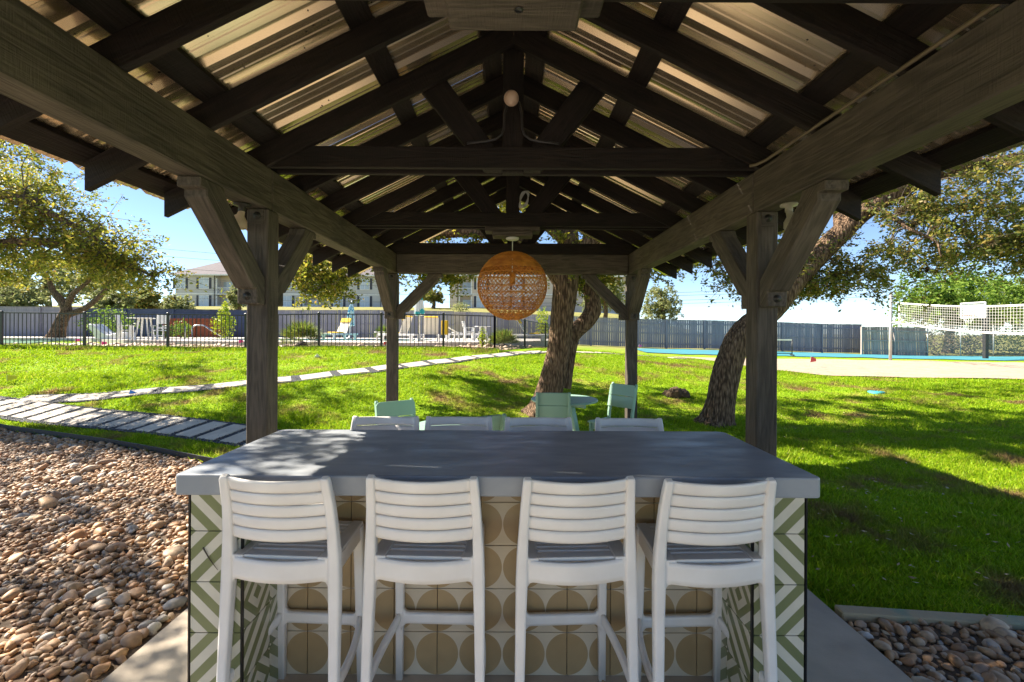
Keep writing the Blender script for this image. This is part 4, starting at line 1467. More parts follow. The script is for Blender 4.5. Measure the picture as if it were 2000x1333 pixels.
# ---------------------------------------------------------------- black pool fence
def pool_fence(name, label, pts, hgt=1.10, spacing=0.12):
    """posts at pts; pickets between, each a part; two top rails and a bottom rail per bay"""
    f = thing(name, label, 'fence', group='black metal pool fence runs')
    pk = MB().box((-.008, -.008, 0), (.008, .008, 1)).mesh('picket')
    pk.materials.append(M['black_metal'])
    po = MB().box((-.03, -.03, -0.1), (.03, .03, hgt + 0.04)).lathe([(.042, hgt + .04), (.042, hgt + .05), (.02, hgt + .07), (.0001, hgt + .075)], n=8, smooth=False).mesh('post')
    po.materials.append(M['black_metal'])
    zs = [HZ(*p) for p in pts]
    for p, z in zip(pts, zs):
        link('post', po, f, None, None, (p[0], p[1], z))
    for (a, za), (b, zb) in zip(zip(pts, zs), zip(pts[1:], zs[1:])):
        L = math.hypot(b[0] - a[0], b[1] - a[1])
        n = int(round(L / spacing))
        for dz, th in ((hgt, .03), (0.075, .03)):
            MB().bar((*a, za + dz), (*b, zb + dz), 0.028, th).build('rail', M['black_metal'], f)
        for k in range(1, n):
            t = k / n
            o = link('picket', pk, f)
            o.location = (a[0] + (b[0] - a[0]) * t, a[1] + (b[1] - a[1]) * t, za + (zb - za) * t + 0.03)
            o.scale = (1, 1, hgt - 0.045)
    return f
def xpx(px, d):
    return (px - 1000) / 889.0 * d
fp = [(xpx(px, d), d) for px, d in ((-150, 14.3), (3, 14.35), (165, 14.4), (328, 14.4), (480, 14.45), (623, 14.5), (745, 14.55), (866, 14.6), (966, 14.6))]
pool_fence('pool_fence', 'long run of black metal picket fence along the lawn', fp, 1.10, 0.128)
pool_fence('pool_fence', 'short run of black picket fence turning back beside the oak', [fp[-1], (0.50, 17.8), (1.55, 21.0), (2.5, 23.8)], 1.10, 0.128)

# ---------------------------------------------------------------- board fences
def board_fence(name, label, pts, hgt, mat, gap=0.012, bw=0.14, rails_front=True, lean=0.0, seed=1, group=None, zo=None):
    rng = random.Random(seed)
    f = thing(name, label, 'fence', group=group)
    for i, (a, b) in enumerate(zip(pts, pts[1:])):
        av, bv = Vector(a), Vector(b)
        L = (bv - av).length
        d = (bv - av) / L
        nn = Vector((d.y, -d.x))             # towards the camera side
        if nn.y > 0: nn = -nn
        nb = max(1, int(L / 2.44 + 0.5))
        for k in range(nb):
            s0, s1 = L * k / nb, L * (k + 1) / nb
            p0, p1 = av + d * s0, av + d * s1
            z0, z1 = (HZ(*p0), HZ(*p1)) if zo is None else (zo, zo)
            # boards of one bay, joined (a few pixels wide each)
            mb = MB()
            n = int((s1 - s0) / bw)
            w = (s1 - s0) / n
            for q in range(n):
                c = p0 + d * (w * (q + 0.5)) - nn * 0.02
                z = z0 + (z1 - z0) * (q + 0.5) / n
                g = gap * rng.choice((0.3, 0.6, 1.0, 1.0, 1.9))
                hh = hgt + rng.uniform(-.008, .008)
                top = c + Vector((0, 0)) - nn * lean
                mb.bar((c.x, c.y, z + 0.03), (top.x, top.y, z + hh), w - g, 0.018, up=(nn.x, nn.y, 0))
            o = mb.build('boards', mat, f)
            o['kind'] = 'stuff'
            MB().box((-.045, -.045, -.2), (.045, .045, hgt + .0)).build('post', mat, f, 0, Matrix.Translation((p0.x + nn.x * .035, p0.y + nn.y * .035, z0)))
            for rz in ((0.3, 0.95, 1.58) if hgt > 1.5 else (0.25, hgt - 0.2)):
                MB().bar((p0.x + nn.x * .008, p0.y + nn.y * .008, z0 + rz * hgt / 1.83 if hgt > 1.5 else z0 + rz), (p1.x + nn.x * .008, p1.y + nn.y * .008, (z1 + rz * hgt / 1.83) if hgt > 1.5 else z1 + rz), 0.036, 0.085).build('rail', mat, f)
            MB().bar((p0.x, p0.y, z0 + hgt + .015), (p1.x, p1.y, z1 + hgt + .015), 0.10, 0.025).build('cap_rail', mat, f)
    return f
GF = 'board fences round the grounds'
board_fence('board_fence', 'dark grey board fence behind the left oak', [(-42, 27.5), (-26.5, 28.2)], 1.92, M['fence_blue'], seed=2, group=GF)
board_fence('board_fence', 'navy blue board fence behind the pool chairs', [(-26.45, 28.2), (-24.5, 28.9), (-21.5, 28.9), (-16.6, 29.9)], 1.86, M['fence_navy'], gap=0.004, seed=3, group=GF)
board_fence('board_fence', 'slate grey board fence behind the parasols', [(-16.5, 29.95), (-3.9, 30.6)], 1.86, M['fence_blue'], seed=4, group=GF)
board_fence('board_fence', 'slate blue board fence right of the grey gate', [(-3.05, 30.6), (5.2, 30.0), (15, 29.6), (22.6, 29.4)], 1.86, M['fence_blue'], gap=0.011, seed=5, group=GF)
board_fence('board_fence', 'weathered grey fence section leaning behind the volleyball pole', [(21.5, 28.0), (25.2, 27.6)], 1.72, M['fence_grey'], gap=0.016, lean=0.12, seed=6, group=GF)
board_fence('board_fence', 'low red cedar fence beside the pool handrail', [(-21.0, 27.5), (-17.3, 27.5)], 1.12, M['fence_red'], gap=0.006, seed=7, group=GF, zo=DZ)
g = thing('gate', 'pale grey board gate standing open in the fence', 'gate', (-3.9, 30.5, HZ(-3.9, 30.5)))
for k in range(6):
    MB().box((0.02 + k * 0.132, -0.01, 0.05), (0.02 + k * 0.132 + 0.122, 0.012, 1.86)).build('board', M['fence_grey'], g)
for z in (0.4, 1.0, 1.6):
    MB().box((0.02, -0.05, z), (0.82, -0.012, z + 0.09)).build('rail', M['fence_grey'], g)

# chain link fence on the right: real wires
cl = thing('chain_link_fence', 'grey chain link fence behind the basketball hoop', 'fence', (25.2, 27.6, HZ(25.2, 27.6)))
clL, clH = 10.0, 1.85
for k in range(6):
    MB().tube([(k * 2.0, 0, -0.1), (k * 2.0, 0, clH + 0.05)], 0.03, 8).build('post', M['galv'], cl)
MB().tube([(0, 0, clH), (clL, 0, clH)], 0.02, 8).build('top_rail', M['galv'], cl)
wv, wf = [], []
sp = 0.085
n = int((clL + clH) / sp)
for sg in (0, 1):
    for k in range(n):
        a = -clH + k * sp
        x0, x1 = a, a + clH
        z0, z1 = 0.0, clH
        if x0 < 0: z0 = -x0; x0 = 0
        if x1 > clL: z1 = clH - (x1 - clL); x1 = clL
        if z1 <= z0: continue
        if sg: x0, x1 = clL - x0, clL - x1
        o = len(wv)
        t = 0.0115
        wv += [(x0 - t, -.004 * sg, z0), (x0 + t, -.004 * sg, z0), (x1 + t, -.004 * sg, z1), (x1 - t, -.004 * sg, z1)]
        wf.append((o, o + 1, o + 2, o + 3))
o = MB().add(wv, wf).build('wire_mesh', M['chain'], cl)
o['kind'] = 'stuff'

# ---------------------------------------------------------------- foliage helpers
def leaf_mesh(name, centers, size, rng, aspect=0.5, droop=0.0, flat=False):
    n = len(centers)
    d = rng.normal(size=(n, 3)); d[:, 2] *= 0.12 if flat else 0.7; d[:, 2] -= droop
    d /= np.linalg.norm(d, axis=1)[:, None]
    e = rng.normal(size=(n, 3)) * (0.2 if flat else 1.0) + (np.array([0, 0, 1.0]) if flat else 0.0)
    w = np.cross(d, e); w /= np.linalg.norm(w, axis=1)[:, None] + 1e-9
    L = (size * rng.uniform(0.65, 1.3, n))[:, None]
    c = centers
    nn = np.cross(d, w)
    v = np.empty((n, 4, 3))
    v[:, 0] = c - d * L * 0.5
    v[:, 1] = c + w * L * aspect * 0.5 + nn * L * 0.06
    v[:, 2] = c + d * L * 0.5
    v[:, 3] = c - w * L * aspect * 0.5 + nn * L * 0.06
    f = np.arange(n * 4).reshape(n, 4)
    return np_mesh(name, v.reshape(-1, 3), f)

def tubes_np(segs, sides=5):
    """list of (pts (k,3), radii (k)) -> one mesh"""
    V, F, o = [], [], 0
    th = np.arange(sides) * 2 * PI / sides
    for P, Rr in segs:
        P = np.asarray(P); k = len(P)
        t = np.gradient(P, axis=0)
        t /= np.linalg.norm(t, axis=1)[:, None] + 1e-9
        a = np.empty_like(P, dtype=float)
        c0 = np.cross(t[0], (1.0, 0, 0) if abs(t[0][2]) > 0.9 else (0, 0, 1.0))
        for i in range(k):
            c0 = c0 - t[i] * (c0 @ t[i])
            c0 = c0 / (np.linalg.norm(c0) + 1e-9)
            a[i] = c0
        b = np.cross(t, a)
        ring = P[:, None, :] + (a[:, None, :] * np.cos(th)[None, :, None] + b[:, None, :] * np.sin(th)[None, :, None]) * np.asarray(Rr)[:, None, None]
        V.append(ring.reshape(-1, 3))
        i = np.arange((k - 1) * sides)
        r, c = i // sides, i % sides
        c2 = (c + 1) % sides
        F.append(np.stack([r * sides + c, r * sides + c2, (r + 1) * sides + c2, (r + 1) * sides + c], 1) + o)
        o += k * sides
    return np.concatenate(V), np.concatenate(F)

def catmull(pts, rad, n=10):
    P = np.array(pts, float); r = np.array(rad, float)
    P = np.vstack([2 * P[0] - P[1], P, 2 * P[-1] - P[-2]])
    out, ro = [], []
    for i in range(1, len(P) - 2):
        for t in np.linspace(0, 1, n, endpoint=False):
            a = 0.5 * ((2 * P[i]) + (-P[i - 1] + P[i + 1]) * t + (2 * P[i - 1] - 5 * P[i] + 4 * P[i + 1] - P[i + 2]) * t * t + (-P[i - 1] + 3 * P[i] - 3 * P[i + 1] + P[i + 2]) * t ** 3)
            out.append(a); ro.append(r[i - 1] + (r[i] - r[i - 1]) * t)
    out.append(P[-2]); ro.append(r[-1])
    return np.array(out), np.array(ro)

def bark_tube(name, pts, rad, parent, seed, sides=40, flare=False, n=14):
    P, Rr = catmull(pts, rad, n)
    V, F = tubes_np([(P, Rr)], sides)
    rng = np.random.default_rng(seed)
    k = len(P)
    V = V.reshape(k, sides, 3)
    ang = np.arange(sides) * 2 * PI / sides
    zz = np.arange(k) * 0.35
    disp = np.zeros((k, sides))
    for _ in range(10):
        m = rng.integers(2, 9); q = rng.uniform(0.1, 0.9); ph = rng.uniform(0, 6.28, 2)
        disp += np.sin(m * ang[None] + q * zz[:, None] + ph[0]) / m * 0.5
    disp2 = rng.normal(0, 1, (k, sides))
    disp2 = (disp2 + np.roll(disp2, 1, 0) * 1.4) * 0.35      # vertical furrows
    cen = P[:, None, :]
    rel = V - cen
    V = cen + rel * (1 + 0.055 * disp + 0.022 * disp2)[..., None]
    if flare:
        f = np.exp(-np.arange(k) / 5.0) * 0.45
        lob = 1 + 0.35 * np.sin(5 * ang + 1.0)
        V = cen + (V - cen) * (1 + f[:, None] * lob[None])[..., None]
    return link(name, np_mesh(name, V.reshape(-1, 3), F, True), parent, M['bark'])

def grow(nodes, nrad, attract, rng, up=0.12, rmax=0.05):
    """join each attractor to the nearest node by a bent tapering branch"""
    segs = []
    N_ = np.array(nodes); Rn = np.array(nrad)
    todo = np.array(attract)
    d = np.min(np.linalg.norm(todo[:, None] - N_[None], axis=2), axis=1)
    todo = todo[np.argsort(d)]
    for a in todo:
        dd = np.linalg.norm(N_ - a, axis=1)
        i = int(np.argmin(dd + 0.25 * (Rn < 0.012)))
        p = N_[i]
        L = dd[i]
        if L < 0.05: continue
        r0 = min(Rn[i] * 0.75, 0.010 + 0.018 * L, rmax)
        t = np.linspace(0, 1, 7)[:, None]
        mid = rng.normal(0, 0.10, 3) * L + np.array([0, 0, up * L])
        P = p + (a - p) * t + mid * np.sin(PI * t) + rng.normal(0, 0.025 * L, (7, 3)) * np.sin(PI * t)
        rr = r0 + (max(0.004, r0 * 0.28) - r0) * t[:, 0]
        segs.append((P, rr))
        N_ = np.vstack([N_, P[2:]]); Rn = np.concatenate([Rn, rr[2:]])
    return segs

def blob_points(rng, blobs):
    out = []
    for (c, r, n) in blobs:
        d = rng.normal(size=(n, 3)); d /= np.linalg.norm(d, axis=1)[:, None]
        s = rng.random(n) ** 0.45
        out.append(np.array(c) + d * s[:, None] * np.array(r))
    return np.vstack(out)

def oak(name, label, limbs, blobs, per, size, spread, seed, leafmat, group=None, moss=0, sides=40, up=0.1, twigs=True, keep=None):
    rng = np.random.default_rng(seed)
    base = limbs[0][0][0]
    t = thing(name, label, 'tree', (0, 0, 0), 0, group)
    nodes, nr = [], []
    for i, (pts, rad) in enumerate(limbs):
        bark_tube('trunk' if i == 0 else 'limb', pts, rad, t, seed + i, sides if i == 0 else max(12, sides // 2), flare=(i == 0), n=14 if i == 0 else 8)
        P, Rr = catmull(pts, rad, 6)
        st = len(P) // 2 if i == 0 else 2
        nodes += list(P[st:]); nr += list(Rr[st:])
    A = blob_points(rng, blobs)
    if keep is not None:
        A = A[keep(A)]
    segs = grow(nodes, nr, A, rng, up)
    V, F = tubes_np(segs, 5)
    link('branches', np_mesh('branches', V, F, True), t, M['twig'])['kind'] = 'stuff'
    # leaves: sprays round each branch tip and along its outer half
    pts = []
    tw = []
    for P, rr in segs:
        tip = P[-1]
        m = rng.poisson(per)
        k = max(3, int(m / 26))
        for _ in range(k):
            q = P[rng.integers(3, 7)]
            e = q + rng.normal(0, spread, 3) * np.array([1, 1, 0.7]) + np.array([0, 0, -0.06 * spread])
            u = rng.random((26, 1)) ** 0.7
            lp = q + (e - q) * u + rng.normal(0, 0.16 * spread, (26, 3))
            pts.append(lp)
            if twigs:
                tw.append((np.array([q, (q + e) / 2 + rng.normal(0, .04, 3) * spread, e]), np.array([0.005, 0.0035, 0.002])))
    pts = np.vstack(pts)
    if keep is not None:
        pts = pts[keep(pts)]
    link('crown', leaf_mesh('crown', pts, size, rng), t, leafmat)['kind'] = 'stuff'
    if tw:
        V, F = tubes_np(tw, 3)
        link('twigs', np_mesh('twigs', V, F), t, M['twig'])['kind'] = 'stuff'
    if moss:
        mm = []
        for k in range(3):
            n = 110
            d = rng.normal(size=(n, 3)); d /= np.linalg.norm(d, axis=1)[:, None]
            w = np.cross(d, rng.normal(size=(n, 3))); w /= np.linalg.norm(w, axis=1)[:, None]
            L = rng.uniform(0.5, 1.0, (n, 1))
            v = np.stack([w * 0.07, -w * 0.07, d * L], 1)
            me = np_mesh('moss_ball', v.reshape(-1, 3), np.arange(n * 3).reshape(n, 3))
            me.materials.append(M['moss'])
            mm.append(me)
        ids = rng.choice(len(segs), moss, replace=False)
        for j, i in enumerate(ids):
            o = link('moss_ball', mm[j % 3], t)
            s = rng.uniform(0.06, 0.135)
            o.location = segs[i][0][rng.integers(2, 6)]
            o.scale = (s, s, s)
    return t

# keep foliage clear of the pavilion roof
def clear_roof(P):
    inr = (np.abs(P[:, 0]) < 2.55) & (P[:, 1] < 6.75) & (P[:, 2] < CZ + 2.3)
    return ~inr

# middle oak behind the tables, with a crooked second stem
oak('oak_tree', 'thick oak trunk with crooked side limb right of the rattan lamp',
    [([(0.58, 8.55, 0.0), (0.70, 8.5, 0.5), (0.84, 8.5, 1.12), (0.92, 8.5, 1.75), (1.0, 8.5, 2.55), (1.05, 8.55, 3.3), (0.9, 8.6, 4.2), (0.5, 8.7, 5.2)], [0.29, 0.245, 0.212, 0.208, 0.232, 0.205, 0.15, 0.08]),
     ([(0.98, 8.75, 0.55), (1.06, 8.8, 1.10), (1.16, 8.8, 1.55), (1.42, 8.8, 1.82), (1.57, 8.85, 2.05), (1.55, 8.9, 2.35), (1.45, 9.0, 2.75), (1.9, 9.2, 3.5), (2.6, 9.2, 4.2)], [0.16, 0.16, 0.155, 0.16, 0.17, 0.15, 0.12, 0.10, 0.04]),
     ([(0.98, 8.5, 2.5), (0.4, 8.4, 3.15), (-0.7, 8.3, 3.45), (-2.0, 8.4, 3.3), (-3.2, 8.5, 3.0), (-4.2, 8.7, 2.9)], [0.18, 0.14, 0.11, 0.08, 0.055, 0.03]),
     ([(1.02, 8.5, 2.9), (1.7, 8.2, 3.5), (2.4, 7.9, 3.75), (3.2, 7.7, 3.6)], [0.18, 0.12, 0.08, 0.04]),
     ([(1.0, 8.55, 3.4), (0.2, 9.2, 4.2), (-1.0, 9.8, 4.8), (-2.4, 10.2, 5.0), (-4.2, 10.7, 5.2), (-6.0, 11.0, 5.4)], [0.16, 0.13, 0.11, 0.09, 0.06, 0.03])],
    [((-3.5, 8.6, 2.75), (0.9, 0.8, 0.62), 46), ((-2.4, 8.5, 3.3), (1.3, 0.9, 0.6), 30), ((-1.4, 8.3, 2.75), (0.85, 0.6, 0.36), 34), ((-0.3, 8.4, 3.9), (1.9, 1.2, 0.9), 46),
     ((1.65, 9.0, 2.75), (0.5, 0.6, 0.45), 22), ((2.7, 8.0, 3.0), (0.75, 0.7, 0.42), 30), ((2.2, 8.4, 4.2), (1.6, 1.4, 1.0), 46), ((-1.8, 9.9, 4.7), (1.9, 1.2, 0.8), 50), ((0.6, 9.0, 5.4), (2.4, 1.8, 1.0), 40), ((-4.2, 11.4, 5.2), (2.0, 1.4, 0.7), 58), ((-6.2, 11.6, 5.6), (1.6, 1.4, 0.7), 36), ((1.8, 10.8, 5.0), (2.2, 1.4, 0.8), 56), ((3.6, 9.6, 5.4), (1.8, 1.5, 0.8), 44), ((-2.6, 12.0, 5.4), (1.8, 1.2, 0.7), 24)],
    215, 0.072, 0.25, 21, M['leaf_olive'], group='live oaks', moss=8, keep=clear_roof)
# leaning oak on the right
oak('oak_tree', 'leaning oak behind the right front post with brown ball moss',
    [([(3.66, 8.15, -0.03), (3.72, 8.1, 0.4), (3.86, 8.1, 1.05), (4.1, 8.1, 1.62), (4.62, 8.1, 2.05), (5.2, 8.1, 2.75), (5.85, 8.1, 3.42), (6.4, 8.0, 3.9), (7.4, 7.8, 4.4), (8.6, 7.5, 4.6)], [0.26, 0.235, 0.225, 0.215, 0.20, 0.185, 0.17, 0.14, 0.10, 0.05]),
     ([(5.9, 8.1, 3.45), (6.1, 8.6, 4.2), (5.6, 9.0, 5.0), (5.2, 9.2, 5.7)], [0.15, 0.12, 0.08, 0.04]),
     ([(6.6, 8.0, 4.0), (7.0, 8.25, 4.05), (7.35, 8.1, 3.7), (7.9, 8.2, 3.62), (8.2, 8.0, 3.25), (8.8, 8.0, 3.2), (9.2, 7.8, 2.9)], [0.06, 0.05, 0.042, 0.036, 0.03, 0.022, 0.015]),
     ([(6.2, 8.05, 3.75), (6.15, 7.7, 3.75), (6.3, 7.4, 3.45), (6.25, 7.2, 3.3), (6.5, 7.0, 3.05), (6.5, 6.9, 2.8)], [0.05, 0.042, 0.034, 0.026, 0.018, 0.01])],
    [((6.0, 8.0, 2.75), (1.3, 0.8, 0.55), 64), ((7.3, 7.6, 3.3), (1.3, 0.9, 0.8), 80), ((8.6, 7.4, 3.2), (1.3, 1.0, 0.85), 80), ((7.2, 7.6, 4.3), (1.8, 1.0, 0.8), 60), ((8.8, 7.2, 4.4), (1.6, 1.2, 0.9), 50),
     ((4.6, 8.6, 3.6), (1.3, 1.0, 0.7), 44), ((6.0, 9.3, 5.2), (2.2, 1.6, 0.9), 40), ((10.2, 6.8, 4.2), (1.4, 1.4, 1.0), 30), ((3.7, 7.9, 2.65), (0.5, 0.4, 0.35), 16), ((5.5, 8.5, 2.5), (0.75, 0.5, 0.42), 46), ((4.95, 8.7, 3.0), (0.5, 0.5, 0.4), 24), ((4.8, 12.6, 5.6), (2.2, 1.2, 0.7), 44)],
    92, 0.066, 0.27, 33, M['leaf_dark'], group='live oaks', moss=95, keep=clear_roof)
# near oak whose trunk is out of frame on the left
oak('oak_tree', 'oak boughs hanging into frame at the upper left, trunk out of sight',
    [([(-12.6, 8.2, 0.2), (-12.5, 8.2, 1.2), (-12.2, 8.2, 2.4), (-11.6, 8.1, 3.6), (-11.0, 8.0, 5.0), (-10.6, 7.9, 6.0)], [0.4, 0.34, 0.31, 0.27, 0.18, 0.08]),
     ([(-12.2, 8.2, 2.5), (-11.0, 8.1, 2.9), (-9.6, 8.0, 3.05), (-8.2, 7.9, 3.15), (-7.2, 7.9, 2.95), (-6.2, 7.9, 2.55)], [0.2, 0.14, 0.09, 0.07, 0.045, 0.02]),
     ([(-11.6, 8.1, 3.6), (-10.2, 7.8, 4.0), (-8.8, 7.6, 3.95), (-7.6, 7.6, 3.5), (-6.8, 7.6, 3.05)], [0.17, 0.12, 0.08, 0.05, 0.02]),
     ([(-11.8, 8.1, 3.2), (-11.6, 7.2, 4.2), (-11.3, 6.0, 4.8), (-11.0, 4.8, 5.0)], [0.2, 0.14, 0.09, 0.04])],
    [((-9.6, 7.9, 4.3), (1.5, 1.1, 1.0), 80), ((-8.3, 7.8, 3.6), (1.1, 0.9, 0.7), 66), ((-7.3, 7.8, 3.05), (1.0, 0.7, 0.5), 56), ((-6.6, 7.8, 2.72), (0.65, 0.5, 0.3), 24), ((-9.3, 8.1, 2.95), (1.1, 0.8, 0.42), 44), ((-11.5, 8.2, 5.3), (2.2, 1.8, 1.2), 60),
     ((-11.2, 5.8, 5.2), (1.6, 1.6, 1.0), 46), ((-13.5, 9.5, 4.6), (1.8, 1.8, 1.4), 30), ((-11.0, 10.5, 5.2), (2.0, 1.5, 1.0), 36), ((-9.9, 10.2, 5.9), (1.5, 1.2, 0.6), 50), ((-13.5, 12.5, 5.6), (1.5, 1.2, 0.6), 30)],
    95, 0.066, 0.30, 45, M['leaf_olive'], group='live oaks', keep=clear_roof)
# shade oak behind the left of the camera: dapples the gravel
oak('oak_tree', 'oak beside the gravel out of frame on the left',
    [([(-11.5, 1.6, 0), (-11.4, 1.6, 1.5), (-11.0, 1.8, 3.0), (-10.2, 2.2, 4.5), (-9.6, 2.5, 5.6)], [0.36, 0.3, 0.26, 0.18, 0.08]),
     ([(-10.9, 1.9, 3.2), (-9.0, 2.4, 4.2), (-7.0, 2.9, 4.6), (-5.2, 3.3, 4.7)], [0.18, 0.13, 0.09, 0.04])],
    [((-5.3, 3.3, 4.75), (1.3, 0.9, 0.6), 26), ((-7.6, 4.1, 4.9), (1.6, 1.2, 0.8), 40), ((-9.6, 5.4, 5.2), (1.5, 1.3, 0.8), 34), ((-7.0, 2.2, 4.9), (1.5, 0.9, 0.7), 22), ((-9.5, 3.0, 5.4), (1.6, 1.4, 0.8), 24)],
    120, 0.075, 0.30, 57, M['leaf_olive'], group='live oaks', sides=20, twigs=False)

# far left oak by the dark fence
zf = HZ(-24.5, 24.5)
oak('oak_tree', 'spreading oak with forked dark trunk by the fence on the left',
    [([(-24.6, 24.5, zf - .1), (-24.3, 24.5, zf + .9), (-24.0, 24.5, zf + 1.7), (-24.6, 24.4, zf + 2.6), (-24.9, 24.3, zf + 3.6)], [0.34, 0.27, 0.24, 0.15, 0.06]),
     ([(-24.1, 24.5, zf + 1.3), (-22.9, 24.4, zf + 1.7), (-21.8, 24.3, zf + 2.6), (-21.2, 24.2, zf + 3.6)], [0.19, 0.14, 0.10, 0.04]),
     ([(-24.0, 24.5, zf + 1.7), (-23.4, 24.3, zf + 2.5), (-22.4, 24.2, zf + 3.3), (-22.2, 24.1, zf + 4.2)], [0.16, 0.12, 0.08, 0.04])],
    [((-24.3, 24.3, 5.1), (2.4, 1.6, 1.0), 46), ((-21.4, 24.2, 4.8), (1.7, 1.4, 0.8), 34), ((-27.0, 24.3, 4.6), (1.6, 1.4, 1.1), 28), ((-20.2, 24.2, 4.0), (1.0, 1.0, 0.5), 14)],
    85, 0.15, 0.42, 61, M['leaf_olive'], group='live oaks', sides=20, twigs=False)

# trees beyond the fences
def far_tree(label, x, y, r, h, seed, mat, size=0.26, n=30, per=85, z0=None):
    z = HZ(x, y) if z0 is None else z0
    oak('distant_tree', label, [([(x, y, z - .2), (x + .2, y, z + h * .3), (x, y, z + h * .6), (x - .2, y, z + h * .85)], [0.28, 0.22, 0.15, 0.06])],
        [((x, y, z + h * 0.66), (r, r * .8, h * 0.3), n), ((x + r * .35, y, z + h * 0.5), (r * .6, r * .6, h * 0.22), n // 2), ((x - r * .4, y, z + h * 0.52), (r * .6, r * .6, h * 0.2), n // 2)],
        per, size, 0.16 * r + 0.2, seed, mat, group='trees beyond the fence', sides=10, twigs=False)
def ft(label, px, d, ytop, r, seed, mat, size=0.26, n=30, per=85, z0=None):
    x = xpx(px, d)
    z = HZ(x, d) if z0 is None else z0
    far_tree(label, x, d, r, CZ + (647 - ytop) / 889 * d - z, seed, mat, size, n, per, z)
ft('pale olive tree at the far left edge behind the fence', -20, 34, 505, 3.2, 71, M['leaf_far'])
ft('olive tree behind the forked oak on the left', 90, 37, 500, 2.8, 72, M['leaf_far'])
ft('dusky rounded tree behind the navy fence', 283, 40, 552, 1.9, 73, M['leaf_dark'], 0.24, 36)
ft('low pale bush tree behind the navy fence, left of the apartment block', 345, 39, 572, 1.3, 74, M['leaf_far'], 0.2, 30)
ft('tall hazy tree at the left between oak boughs', 195, 46, 500, 3.6, 75, M['leaf_far'], 0.34)
ft('low olive tree behind the fence at the left edge', 30, 33, 556, 2.0, 76, M['leaf_far'], 0.24)
ft('grey green tree right of the forked oak', 225, 36, 548, 1.7, 87, M['leaf_far'], 0.24)
ft('small tree in front of the apartment balcony', 462, 46, 548, 1.0, 77, M['leaf_far'], 0.2, 24)
ft('rounded green tree beyond the fence right of the far post', 1293, 46, 553, 2.0, 78, M['leaf_far'], 0.22, 44, z0=0.9)
ft('olive tree behind the oak side limb', 1180, 52, 540, 2.4, 79, M['leaf_far'], 0.26, 36)
ft('dark tree between the two apartment blocks', 845, 66, 566, 2.0, 80, M['leaf_dark'], 0.3, 24)
ft('bright green tree behind the volleyball net', 1850, 31.5, 508, 3.6, 81, M['leaf_green'], 0.24, 70, 110, z0=0.2)
ft('bright green tree at the right edge behind the chain link fence', 2040, 33, 500, 4.0, 82, M['leaf_green'], 0.24, 60, 110, z0=0.2)
ft('olive tree filling in behind the hoop', 1930, 38, 560, 3.0, 83, M['leaf_far'], 0.26, 40, 90, z0=0.2)

def shrub(label, x, y, w, h, mat, seed, size=0.09, n=900, z=None, cone=False, name='shrub', dep=None, cat='shrub'):
    rng = np.random.default_rng(seed)
    z0 = HZ(x, y) if z is None else z
    t = thing(name, label, cat, (x, y, z0))
    d = rng.normal(size=(n, 3)); d /= np.linalg.norm(d, axis=1)[:, None]
    s = rng.random(n) ** 0.35
    lob = 1 + 0.22 * np.sin(3 * np.arctan2(d[:, 1], d[:, 0]) + seed) + 0.15 * np.sin(7 * d[:, 2] + seed * 2)
    P = d * (s * lob)[:, None] * np.array([w / 2, (dep or w) / 2, h / 2]) + np.array([0, 0, h * 0.52])
    if cone:
        k = np.clip(1.25 - P[:, 2] / h, 0.12, 1)
        P[:, :2] *= k[:, None]
    P[:, 2] = np.maximum(P[:, 2], 0.03)
    link('foliage', leaf_mesh('foliage', P, size, rng, 0.6), t, mat)
    segs = []
    for k in range(9):
        e = P[rng.integers(n)] * 0.8
        segs.append((np.array([[0, 0, 0], e * 0.5 + np.array([0, 0, .05]), e]), np.array([0.02, 0.014, 0.006])))
    V, F = tubes_np(segs, 4)
    link('stems', np_mesh('stems', V, F), t, M['twig'])
    return t
shrub('large bright green shrub behind the curved white chaise', -22.4, 25.4, 2.3, 1.62, M['leaf_green'], 1, 0.13, 1300, DZ)
shrub('low green shrub behind the white pool table', -17.9, 23.5, 1.1, 0.75, M['leaf_green'], 2, 0.1, 500, DZ)
shrub('green shrub at the foot of the red fence', -18.6, 25.6, 1.1, 1.0, M['leaf_green'], 3, 0.1, 700, DZ)
shrub('tall pointed lime green shrub right of the red fence', -15.55, 24.6, 1.35, 1.9, M['leaf_lime'], 4, 0.11, 1300, DZ, True)
shrub('tall narrow lime green shrub beside the oak trunk', 1.52, 22.4, 0.62, 1.65, M['leaf_lime'], 5, 0.09, 700, DZ)
shrub('small grey green bush on the hill under the apartment windows', -6.6, 58, 2.4, 1.5, M['leaf_far'], 6, 0.2, 500)
shrub('yellow green low plant left of the corner palmetto', -1.15, 17.9, 0.35, 0.75, M['leaf_lime'], 7, 0.08, 260)
for k, (x, y, w, h) in enumerate(((26.8, 28.9, 2.6, 1.7), (29.4, 29.2, 2.2, 1.5), (32.3, 29.2, 3.0, 1.6), (35.3, 29.4, 2.6, 1.5))):
    shrub(('dry brush behind the left bays of the chain link fence', 'dry brush behind the hoop pole', 'dry brush right of the hoop pole', 'dry brush at the right end of the chain link fence')[k], x, y, w, h, M['brush'] if k != 2 else M['leaf_far'], 20 + k, 0.14, 900)

